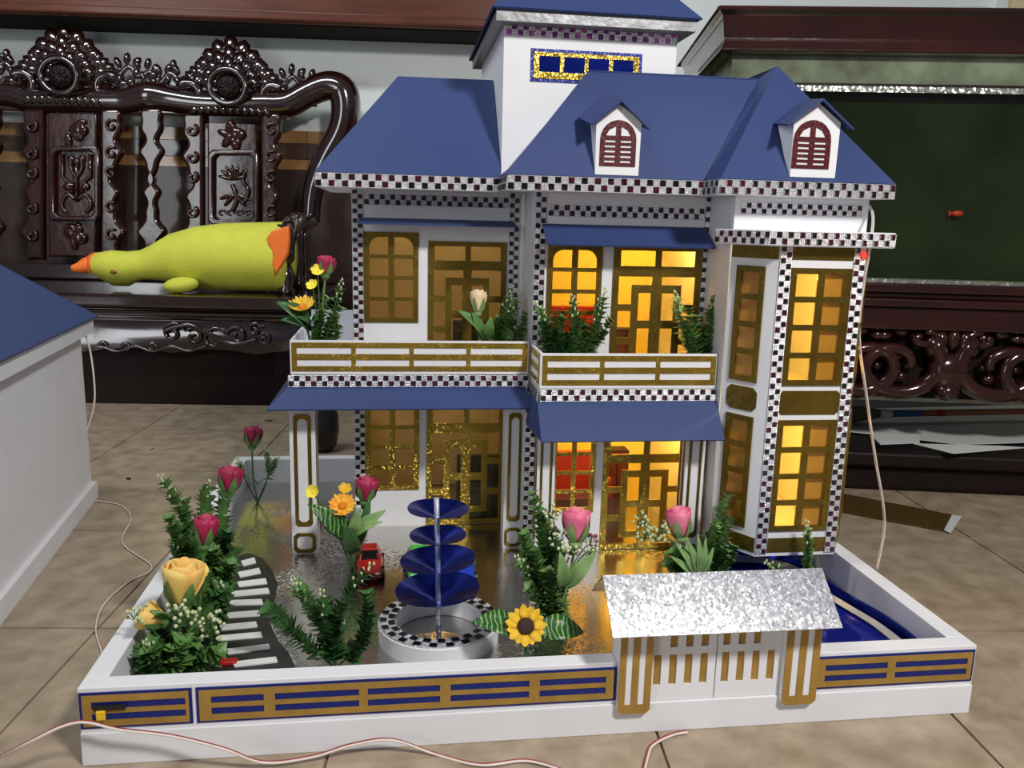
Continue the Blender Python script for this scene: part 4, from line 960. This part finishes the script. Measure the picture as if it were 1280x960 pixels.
# -------- dormers
def dormer(px0, px1, pyb, pye, pk_, Y, wpx, depth, ridge_back, el, er):
    """front card with gable, arched shutter, two roof leaves"""
    x0, x1 = xs(px0, Y, pyb), xs(px1, Y, pyb); z0 = zf((px0+px1)/2, pyb, Y); ze_ = zf((px0+px1)/2, pye, Y); zp = zf(pk_[0], pk_[1], Y); xm = (x0+x1)/2
    fr_ = plate([(x0, z0), (x1, z0), (x1+.001, ze_), (xm, zp-.001), (x0-.001, ze_)], [], .003, V(0, Y, 0), EX, EZ).build('dormer', 'card', house)
    for xx in (x0, x1-.002): MB().hexa([(xx, Y, z0), (xx+.002, Y, z0), (xx+.002, Y, ze_), (xx, Y, ze_)], [(xx, Y+.002, z0), (xx+.002, Y+.002, z0), (xx+.002, Y+depth, ze_), (xx, Y+depth, ze_)]).build('dormer_cheek', 'card', fr_)
    a0, a1, c0, c1 = wr(*wpx, Y-.003); wm = (a0+a1)/2; hw = (a1-a0)/2; r = hw
    arc = lambda s, zc: [(wm+s*math.cos(t), zc+s*math.sin(t)) for t in np.linspace(0, PI, 12)]
    zc = c1-r; hs = []; n = 5; hh = (zc-c0)*.93/n
    for i in range(n):
        zz = c0+.003+i*hh
        for s_ in (-1, 1):
            u0, u1 = sorted((wm+s_*hw*.14, wm+s_*hw*.74)); hs.append(rect(u0, u1, zz+hh*.25, zz+hh*.70))
    for s_ in (-1, 1):
        q = [(wm+s_*hw*.14, zc+hw*.18), (wm+s_*hw*.70, zc+hw*.18), (wm+s_*hw*.50, zc+hw*.50), (wm+s_*hw*.14, zc+hw*.68)]; hs.append(q)
    plate([(a0, c0), (a1, c0)]+arc(hw, zc), hs, .0012, V(0, Y-.003, 0), EX, EZ).build('arched_shutter', 'shutter_red', fr_)
    yf = Y-.014; F0 = V(xm, yf, zp+.003); Bk = V(*ridge_back)
    LF = V(x0-el[0], yf, ze_-el[1]); RF = V(x1+er[0], yf, ze_-er[1])
    LB = LF+(Bk-F0)*.9; RB = RF+(Bk-F0)*.9
    MB().slab([LF, F0, Bk, LB], .002).build('dormer_roof', 'roof_paper', fr_); MB().slab([RF, RB, Bk, F0], .002).build('dormer_roof', 'roof_paper', fr_)
dormer(743, 797, 219, 152, (783, 130), .334, (750, 795, 150, 208), .035, ony(757, 116, .372), (.010, .006), (.012, .010))
dormer(986, 1042, 222, 152, (1024, 128), .281, (991, 1038, 150, 211), .045, ony(1006, 124, .345), (.014, .006), (.014, .008))
# -------- lights inside the rooms: little bulbs under the ceilings
def bulb(p, power, col=(1, .86, .42)):
    MB().lathe([(.0015, .0), (.005, -.003), (.006, -.008), (.004, -.012), (.0005, -.0135)], p, 12).build('bulb', 'bulb', house, True)
    l = bpy.data.lights.new('bulb_light', 'POINT'); l.energy = power; l.color = col; l.shadow_soft_size = .008
    o = bpy.data.objects.new('bulb_light', l); COL.objects.link(o); o.location = (p[0], p[1], p[2]-.022); o.parent = house; o.location = Vector(o.location)-house.location
bulb((.70, .425, .545), 1.1); bulb((.66, .47, .285), 1.1); bulb((.80, .34, .485), .9); bulb((.80, .34, .288), .9)
bulb((.36, .60, .555), .16, (1, .95, .66)); bulb((.36, .60, .285), .12, (1, .95, .66))  # weak bulbs added to brighten the otherwise unlit left wing
# -------- toy furniture seen through the windows
def toy_sofa(x0, x1, y0, y1, z0, h, m, lab):
    t = thing('toy_sofa', ((x0+x1)/2, (y0+y1)/2, z0), lab, 'toy sofa')
    MB().box(x0, x1, y0, y1, z0, z0+h*.5).build('seat', 'furn_maroon' if m == 'furn_red' else m, t, False, .002); MB().box(x0, x1, y1-.012, y1, z0+h*.5, z0+h).build('backrest', m, t, False, .002)  # red sofas get maroon seats: the shade down there is in the colour
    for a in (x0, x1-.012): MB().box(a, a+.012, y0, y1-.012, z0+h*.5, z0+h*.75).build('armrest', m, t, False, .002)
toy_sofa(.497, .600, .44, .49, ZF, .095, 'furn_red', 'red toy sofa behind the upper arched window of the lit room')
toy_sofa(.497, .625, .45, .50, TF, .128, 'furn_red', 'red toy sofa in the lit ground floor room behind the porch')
toy_sofa(.395, .475, .555, .60, TF, .095, 'furn_navy', 'navy toy sofa in the ground floor room behind the fountain')
toy_sofa(.385, .425, .555, .59, ZF, .060, 'furn_navy', 'navy toy sofa behind the upper left balcony door')

def dark_block(x0, x1, y0, y1, z0, h, lab):  # added cabinet-like boxes; the lower one stands in for a dark shadow
    t = thing('dark_block', ((x0+x1)/2, (y0+y1)/2, z0), lab, 'toy cabinet')
    MB().box(x0, x1, y0, y1, z0, z0+h).build('body', 'rosewood_black', t, False, .001)
    xm_ = (x0+x1)/2
    for a, b in ((x0+.002, xm_-.001), (xm_+.001, x1-.002)): MB().box(a, b, y0-.0015, y0, z0+.003, z0+h-.003).build('door', 'furn_maroon', t)
dark_block(.632, .672, .52, .55, TF, .120, 'dark toy cabinet behind the glowing ground floor door')
dark_block(.628, .662, .48, .51, ZF, .060, 'low dark toy cabinet behind the glowing balcony door')
# ================================================================== flowers and greenery
def frame_from(d):
    d = unit(d); a = unit(np.cross(d, V(.21, .37, .9) if abs(d[2]) < .95 else V(1, 0, 0))); return a, np.cross(d, a), d
def leaf_into(mb, p, d, up, ln, wd, fold=.25, bend=.15):
    d = unit(d); s = unit(np.cross(d, up)); n = np.cross(s, d)
    A = p; M_ = p+d*ln*.45-n*ln*bend*.2; T_ = p+d*ln-n*ln*bend
    L1 = p+d*ln*.40+s*wd+n*wd*fold; R1 = p+d*ln*.40-s*wd+n*wd*fold
    mb.add([A, L1, M_, R1, T_], [(0, 2, 1), (0, 3, 2), (1, 2, 4), (2, 3, 4)])
def big_leaf(parent, p, tip, up, wd, m='leaf_veined'):
    """broad leaf with midrib fold and curl"""
    p = np.array(p, float); tip = np.array(tip, float); d = unit(tip-p); ln = np.linalg.norm(tip-p); s = unit(np.cross(d, up)); n = np.cross(s, d); n_ = 9; R = []
    for i in range(n_):
        t = i/(n_-1); w_ = wd*(math.sin(PI*min(1, t*.93+.05))**.8)*(1-.25*t); c = p+d*ln*t+n*ln*.16*math.sin(PI*t)
        R.append([c+s*w_+n*w_*.20, c+s*w_*.5+n*w_*.05, c-n*.0008, c-s*w_*.5+n*w_*.05, c-s*w_+n*w_*.20])
    mb = MB(); mb.rings(R, cap=False, closed=False); o = mb.build('leaf', m, parent, True)
    sd = o.modifiers.new('thick', 'SOLIDIFY'); sd.thickness = .0004; return o
def sprig(parent, base, tip, rnd, ln=.014, n=34, buds=True, m='leaf', start=.18, curve=.12):
    base = np.array(base, float); tip = np.array(tip, float); v = tip-base; L_ = np.linalg.norm(v); side = unit(np.cross(v, V(rnd.uniform(-1, 1), rnd.uniform(-1, 1), .3)))
    P = [base+v*t+side*L_*curve*math.sin(PI*t*.9) for t in np.linspace(0, 1, 9)]
    st = MB().tube(P, np.linspace(.0013, .0006, 9), 5).build('sprig', 'stem', parent, True)
    lv = MB(); bd = MB(); PP = catmull(P, 6); K = len(PP)
    n = int(n*.8)
    for i in range(n):
        t = start+(1-start)*(i+.5)/n; j = min(K-2, int(t*(K-1))); p = PP[j]; d = unit(PP[j+1]-PP[j]); a, b, _ = frame_from(d); ph = i*2.4+rnd.uniform(-.3, .3)
        for q in (0, 1, 2):
            r_ = a*math.cos(ph+q*2.1)+b*math.sin(ph+q*2.1); dd = unit(d*rnd.uniform(.55, 1.0)+r_*.9)
            leaf_into(lv, p, dd, d, ln*rnd.uniform(.75, 1.15)*(1.15-.45*t), ln*.36*(1.15-.3*t))
    o = stuff(lv.build('leaves', m, st))
    if buds:
        p = PP[-1]; d = unit(PP[-1]-PP[-6])
        for i in range(12):
            t = i/12; a, b, _ = frame_from(d); ph = i*2.4; q = p-d*.018+d*.034*t+(a*math.cos(ph)+b*math.sin(ph))*.0055*(1.1-t*.8); bd.ell(q, (.0015, .0015, .0024), None, 6, 4)
        stuff(bd.build('buds', 'bud', st, True))
    return st
def rose(parent, c, ax, r, h, m, base=None, petals=9, openn=.12):
    ax = np.array(ax, float)+V(0, .35, 0)
    """rose bud: calyx with sepals and stem (part), overlapping petals (sub-parts)"""
    c = np.array(c, float); a, b, d = frame_from(ax); mb = MB()
    b0 = c-d*h*.5
    mb.lathe([(r*.15, -h*.20), (r*.40, -h*.12), (r*.55, 0), (r*.30, .06*h)], b0, 10, axis=d)
    for i in range(5):
        ph = i*2*PI/5; e = a*math.cos(ph)+b*math.sin(ph); s = np.cross(d, e); P = []
        for t, rad_, w_ in ((0, .35, .25), (.25, .84, .34), (.45, .98, .22), (.62, 1.08, .02)): P.append([b0+d*h*t+e*r*rad_-s*r*w_, b0+d*h*t+e*r*(rad_+.05), b0+d*h*t+e*r*rad_+s*r*w_])
        mb.rings(P, cap=False, closed=False)
    if base is not None: mb.tube(catmull([b0-d*h*.1, b0-d*h*.6+(np.array(base)-b0)*.3, np.array(base, float)], 5), .0016, 6)
    rs = mb.build('rose', 'leaf_light' if m in ('rose_pink', 'rose_cream') else 'leaf', parent, True)
    for i in range(petals):
        lay = i/petals; ph0 = i*2.40; span = 1.25-.35*lay; rb = r*(1.0-.62*lay); nn = 7; R = []
        for t in np.linspace(0, 1, 6):
            prof = (.35+.72*math.sin(min(1, t*1.15)*PI/2)-.10*max(0, t-.75)*4*.3)*(1+openn*(1-lay)*max(0, t-.55)*1.6)
            row = []
            for k in range(nn):
                s_ = (k/(nn-1)-.5)*2; ph = ph0+s_*span; e = a*math.cos(ph)+b*math.sin(ph)
                hgt = h*(t*(.86+.14*lay))*(1-.10*s_*s_*t)
                row.append(b0+d*hgt+e*rb*prof)
            R.append(row)
        p = MB().rings(R, cap=False, closed=False).build('petal', m, rs, True); s = p.modifiers.new('thick', 'SOLIDIFY'); s.thickness = .0006
    return rs
def sunflower(parent, c, ax, r, base, m, disc, n=16, dr=.36, cup=.25):
    c = np.array(c, float); a, b, d = frame_from(ax); mb = MB(); mb.lathe([(r*dr*.6, -.003), (r*dr, 0), (r*dr*.92, .003), (r*dr*.5, .0045), (.0003, .0048)], c, 16, axis=d)
    o = mb.build('sunflower', disc, parent, True)
    MB().tube(catmull([c-d*.002, c-d*.02+(np.array(base)-c)*.2, np.array(base, float)], 5), .0018, 6).build('stem', 'stem', parent, True)
    for i in range(n):
        ph = 2*PI*i/n; lay = i % 2; e = a*math.cos(ph)+b*math.sin(ph); s = np.cross(d, e); P = []
        for t, w_ in ((0, .10), (.3, .20), (.6, .21), (.85, .12), (1, .01)):
            q = c+e*r*(dr*.8+(1-dr*.8)*t*(1-.10*lay))+d*r*(cup*t*t-.06*lay); P.append([q-s*r*w_+d*r*.03, q, q+s*r*w_+d*r*.03])
        p = MB().rings(P, cap=False, closed=False).build('petal', m, o, True); sd = p.modifiers.new('thick', 'SOLIDIFY'); sd.thickness = .0005
    return o
def small_flower(parent, c, ax, r, base, m='flower_yellow'):
    c = np.array(c, float); a, b, d = frame_from(ax); mb = MB(); mb.ell(c, (r*.22, r*.22, r*.22), None, 8, 5)
    for i in range(6):
        ph = i*PI/3; e = a*math.cos(ph)+b*math.sin(ph); s = np.cross(d, e); P = []
        for t, w_ in ((.1, .12), (.5, .42), (.85, .36), (1, .08)): q = c+e*r*t+d*r*.5*t*t; P.append([q-s*r*w_, q-d*r*.04, q+s*r*w_])
        mb.rings(P, cap=False, closed=False)
    f = mb.build('small_flower', m, parent, True)
    MB().tube(catmull([c, c*.5+np.array(base)*.5+V(.003, 0, .004), np.array(base, float)], 5), .0011, 5).build('stem', 'stem', f, True); return f
def baby_breath(parent, base, tips, m='bud', r=.0022):
    for tp in tips:
        tp = np.array(tp, float); st = MB().tube(catmull([np.array(base, float), (np.array(base)+tp)/2+V(0, 0, .006), tp], 5), .0008, 5); bd = MB(); rnd = random.Random(int(abs(tp[0])*9999))
        for i in range(14):
            q = tp+V(rnd.uniform(-1, 1), rnd.uniform(-1, 1), rnd.uniform(-.6, .8))*.011; st.tube([tp-V(0, 0, .008), q], .0005, 4); bd.ell(q, (r, r, r), None, 6, 4)
        s = st.build('filler_stem', 'stem', parent, True); stuff(bd.build('filler_buds', m, s, True))
def bq(base, lab, name='artificial_flower', cat='flower'): return thing(name, base, lab, cat, 'artificial flowers on the display')
o3 = lambda x, y, Y: ony(x, y, Y)
UP = EZ
# 1 magenta rose at the back left corner
B = onz(322, 628, TF); Yb = B[1]; t = bq(B, 'single magenta rose with pale sprigs at the back corner of the base'); rn = random.Random(1)
rose(t, o3(316, 545, Yb), V(.05, -.1, 1), .0150, .036, 'rose_magenta', B)
for x, y in ((300, 580), (345, 576), (330, 565)): sprig(t, B, o3(x, y, Yb+rn.uniform(-.01, .01)), rn, .012, 12, True, 'leaf_light', .6)
for x, y in ((306, 596), (342, 600)): big_leaf(t, o3(322, 606, Yb), o3(x, y, Yb-.01), UP, .007, 'leaf_light')
# 2 tall left clump with magenta roses
B = onz(248, 790, TF); Yb = B[1]; t = bq(B, 'tall leafy clump with two magenta roses along the left fence', 'artificial_shrub', 'plant'); rn = random.Random(2)
for x, y, dy in ((213, 606, .06), (240, 627, .07), (222, 650, .03), (272, 612, .10), (286, 618, .12), (268, 640, .10), (250, 668, .05), (292, 668, .06), (298, 706, .02), (235, 690, .03), (275, 690, .04), (258, 720, .02), (284, 735, .0), (245, 745, .0), (300, 690, .05), (262, 655, .08), (232, 665, .05)):
    sprig(t, B+V(rn.uniform(-.02, .02), rn.uniform(-.02, .05), 0), o3(x-9, y, Yb+dy), rn, .0215, 44, rn.random() < .4, rn.choice(['leaf', 'leaf_dark', 'leaf', 'leaf_light']), .12, .06)
rose(t, o3(287, 599, Yb+.19), V(.08, -.1, 1), .0160, .039, 'rose_magenta', B+V(.0, .10, 0)); rose(t, o3(257, 662, Yb-.03), V(.1, -.2, 1), .0125, .036, 'rose_magenta', B)
# 3 yellow rose clump
B = onz(215, 846, TF); Yb = B[1]; t = bq(B, 'large yellow rose above a dark leafy clump in the front left corner', 'artificial_shrub', 'plant'); rn = random.Random(3)
rose(t, o3(229, 728, Yb+.02), V(.12, -.25, 1), .0205, .052, 'rose_yellow', B, 9, .22)
rose(t, o3(190, 772, Yb), V(-.8, -.3, .35), .013, .030, 'rose_yellow', B, 6, .4)
for i in range(20):
    a = rn.uniform(-1, 1); sprig(t, B+V(rn.uniform(-.012, .012), rn.uniform(-.008, .03), 0), o3(215+52*a+rn.uniform(-6, 6), 775+abs(a)*38+rn.uniform(-14, 30), Yb+rn.uniform(-.02, .045)), rn, .0215, 26, i % 7 == 0, rn.choice(['leaf', 'leaf_dark', 'leaf_dark']), .08, .08)
baby_breath(t, B+V(0, -.006, .03), [o3(222, 762, Yb-.03), o3(236, 772, Yb-.03), o3(268, 790, Yb-.01), o3(262, 778, Yb-.02), o3(170, 768, Yb-.01)])
for x, y in ((250, 765), (195, 765)): big_leaf(t, o3(222, 790, Yb), o3(x, y, Yb-.02), UP, .008, 'leaf_light')
# 4 vase bouquet beside the left pillar
B = onz(440, 712, TF); Yb = B[1]; t = bq(B, 'bouquet of orange sunflower, magenta rose and big leaves by the left pillar', 'artificial_bouquet', 'flower'); rn = random.Random(4)
MB().lathe([(.008, .0), (.011, .002), (.009, .012), (.012, .028), (.014, .034)], B, 14, cap=False).build('clear_vase', 'tank_glass', t, True)
sunflower(t, o3(428, 633, Yb-.02), V(-.05, -.62, .75), .0190, B, 'petal_orange', 'disc_orange', 18, .30, .35)
rose(t, o3(458, 611, Yb), V(.12, -.2, 1), .0150, .036, 'rose_magenta', B)
small_flower(t, o3(391, 615, Yb-.01), V(-.2, -.8, .5), .0095, B); small_flower(t, o3(431, 612, Yb), V(.1, -.5, .8), .0095, B, 'petal_yellow')
c_ = o3(438, 672, Yb-.01)
big_leaf(t, c_, o3(385, 630, Yb-.035), V(0, -.8, .6), .0155, 'leaf_veined'); big_leaf(t, c_, o3(482, 638, Yb-.02), V(0, -.8, .6), .0105, 'leaf_light'); big_leaf(t, c_, o3(448, 634, Yb-.025), V(.2, -.9, .4), .010, 'leaf_light'); big_leaf(t, c_, o3(478, 652, Yb-.03), V(0, -.7, .7), .009, 'leaf_light')
big_leaf(t, c_, o3(405, 660, Yb-.02), V(0, -.7, .7), .013, 'leaf_dark'); big_leaf(t, o3(445, 690, Yb), o3(430, 655, Yb-.03), V(0, -.9, .3), .013, 'leaf_dark'); big_leaf(t, o3(450, 680, Yb), o3(463, 620, Yb-.01), V(0, -.9, .3), .008, 'leaf_dark')
# 5 leafy sprigs in front centre-left
B = onz(420, 838, TF); Yb = B[1]; t = bq(B, 'loose green sprigs with pale buds between the path and the fountain', 'artificial_sprigs', 'plant'); rn = random.Random(5)
for x, y, dy in ((337, 760, -.01), (372, 736, .01), (462, 716, .02), (452, 738, .0), (404, 750, .02), (425, 785, .01)): sprig(t, B+V(rn.uniform(-.006, .006), 0, 0), o3(x, y, Yb+dy), rn, .0190, 24, rn.random() < .5, rn.choice(['leaf', 'leaf', 'leaf_dark']), .15, .20)
# 6 pink rose and tall sprig centre
B = onz(690, 782, TF); Yb = B[1]; t = bq(B, 'pink rose with tall leafy sprigs in front of the lit porch', 'artificial_bouquet', 'flower'); rn = random.Random(6)
for x, y, dy in ((664, 618, .02), (676, 640, .02), (657, 668, .01), (690, 665, .01), (668, 690, .0), (700, 690, .0), (652, 705, .0), (684, 715, -.01), (705, 722, .0), (662, 735, -.01), (692, 745, -.01)): sprig(t, B+V(rn.uniform(-.012, .012), rn.uniform(-.01, .01), 0), o3(x, y, Yb+dy), rn, .0185, 34, rn.random() < .35, rn.choice(['leaf', 'leaf', 'leaf_light']), .12, .05)
rose(t, o3(721, 656, Yb-.01), V(.08, -.2, 1), .0165, .043, 'rose_pink', B)
baby_breath(t, B+V(.01, 0, .05), [o3(700, 676, Yb-.02), o3(715, 686, Yb-.02), o3(736, 688, Yb-.01), o3(690, 640, Yb)])
baby_breath(t, B+V(.01, 0, .05), [o3(739, 675, Yb)], 'berry', .0024)
big_leaf(t, o3(705, 735, Yb-.01), o3(745, 690, Yb-.02), V(0, -.8, .6), .011, 'leaf_light'); big_leaf(t, o3(703, 735, Yb-.01), o3(700, 690, Yb-.03), V(0, -.9, .4), .010, 'leaf_light')
# 7 sunflower in front centre
B = onz(661, 842, TF); Yb = B[1]; t = bq(B, 'yellow sunflower with two broad dark leaves behind the front fence'); rn = random.Random(7)
sunflower(t, o3(657, 783, Yb-.01), V(-.05, -.80, .60), .0225, B, 'petal_yellow', 'disc', 15, .42, .30)
big_leaf(t, o3(650, 790, Yb), o3(591, 778, Yb), V(0, -.45, .9), .0175, 'leaf_veined'); big_leaf(t, o3(668, 790, Yb), o3(729, 790, Yb), V(0, -.55, .85), .0175, 'leaf_veined')
# 8 pink rose behind the gate roof
B = onz(872, 735, TF); Yb = B[1]; t = bq(B, 'pink rose with fan of leaves just behind the silver gate roof', 'artificial_bouquet', 'flower'); rn = random.Random(8)
rose(t, o3(850, 652, Yb), V(-.12, -.2, 1), .0165, .044, 'rose_pink', B)
for x, y, dy in ((908, 622, .02), (900, 640, .02), (912, 650, .01), (895, 662, .0), (915, 685, .0), (885, 680, .0), (905, 690, -.01), (840, 690, -.01), (835, 705, -.01), (862, 690, -.02), (880, 700, -.02)): sprig(t, B+V(rn.uniform(-.01, .01), 0, 0), o3(x, y, Yb+dy), rn, .0195, 30, False, rn.choice(['leaf', 'leaf_light', 'leaf']), .12, .06)
for x, y in ((845, 680), (858, 672), (872, 668), (882, 672), (892, 684), (838, 695)): big_leaf(t, o3(870, 722, Yb-.01), o3(x, y, Yb-.025), V(0, -.9, .4), .0060, 'leaf_light')
baby_breath(t, B+V(-.01, 0, .04), [o3(806, 668, Yb-.01), o3(822, 670, Yb-.01), o3(800, 650, Yb), o3(828, 660, Yb)])
# 9 small sprig in the pool
B = onz(1006, 742, TF+.003); Yb = B[1]; t = bq(B, 'small green sprig with pale tip standing in the blue pool', 'artificial_sprig', 'plant'); rn = random.Random(9)
sprig(t, B, o3(1009, 663, Yb), rn, .013, 26, True, 'leaf', .3, .03); sprig(t, B, o3(965, 708, Yb), rn, .010, 14, True, 'leaf_light', .6, .1)
# balcony flowers
BZ = ZF+.0005
B = V(.170, .455, BZ); B = onz(396, 428, BZ); B[1] = min(B[1], .50); t = bq(B, 'sunflower and magenta rose bouquet on the left end of the balcony', 'artificial_bouquet', 'flower'); rn = random.Random(10); Yb = .462; B = V(ony(396, 428, Yb)[0], Yb, BZ); t.location = tuple(B)
sunflower(t, o3(378, 384, Yb-.02), V(-.1, -.45, .9), .0190, B, 'petal_yellow', 'disc_orange', 18, .30, .45)
rose(t, o3(408, 332, Yb), V(.1, -.1, 1), .0125, .030, 'rose_magenta', B); small_flower(t, o3(397, 339, Yb-.01), V(0, -.8, .6), .0095, B); small_flower(t, o3(391, 357, Yb-.01), V(-.3, -.7, .6), .0090, B)
for x, y, dy in ((425, 360, 0), (410, 372, 0), (428, 385, 0), (418, 395, 0), (405, 390, -.01), (424, 408, 0), (400, 400, 0)): sprig(t, B, o3(x, y, Yb+dy), rn, .0170, 22, y < 365, rn.choice(['leaf', 'leaf_light', 'leaf']), .1, .08)
for x, y, w_ in ((346, 378, .016), (352, 400, .012), (398, 398, .013), (372, 396, .013)): big_leaf(t, o3(388, 412, Yb), o3(x, y, Yb-.03), V(0, -.7, .7), w_, 'leaf_dark')
Yb = .455; B = V(ony(612, 430, Yb)[0], Yb, BZ); t = bq(B, 'cream rosebud with big leaves on the balcony in front of the upper door', 'artificial_bouquet', 'flower'); rn = random.Random(11)
rose(t, o3(598, 376, Yb), V(.05, -.2, 1), .0120, .036, 'rose_cream', B)
big_leaf(t, o3(606, 424, Yb), o3(572, 388, Yb-.02), V(0, -.7, .7), .011, 'leaf'); big_leaf(t, o3(604, 424, Yb), o3(590, 390, Yb-.02), V(0, -.9, .4), .0085, 'leaf'); big_leaf(t, o3(608, 424, Yb), o3(614, 396, Yb-.02), V(0, -.9, .4), .010, 'leaf')
for x, y in ((640, 368), (648, 378), (632, 385), (625, 398), (655, 392), (640, 402), (620, 408), (652, 410), (636, 414)): sprig(t, B+V(.012, 0, 0), o3(x, y, Yb), rn, .0180, 20, y < 380, rn.choice(['leaf', 'leaf_light', 'leaf_light']), .1, .08)
Yb = .372; B = V(ony(702, 442, Yb)[0], Yb, BZ); t = bq(B, 'spreading green sprigs on the balcony before the right arched window', 'artificial_sprigs', 'plant'); rn = random.Random(12)
for x, y in ((672, 388), (680, 404), (714, 380), (706, 398), (725, 400), (752, 371), (745, 385), (762, 398), (735, 408), (692, 398), (718, 415), (690, 418)): sprig(t, B+V(rn.uniform(-.01, .01), 0, 0), o3(x, y, Yb), rn, .0180, 20, y < 390, rn.choice(['leaf', 'leaf_dark', 'leaf']), .2, .10)
Yb = .365; B = V(ony(888, 444, Yb)[0], Yb, BZ); t = bq(B, 'upright green sprigs on the right end of the balcony by the bay', 'artificial_sprigs', 'plant'); rn = random.Random(13)
for x, y in ((848, 374), (862, 386), (905, 356), (895, 372), (908, 378), (885, 388), (872, 396), (900, 400), (858, 408), (905, 412), (880, 412)): sprig(t, B+V(rn.uniform(-.006, .006), 0, 0), o3(x, y, Yb), rn, .0180, 22, y < 375, rn.choice(['leaf', 'leaf', 'leaf_light']), .1, .08)
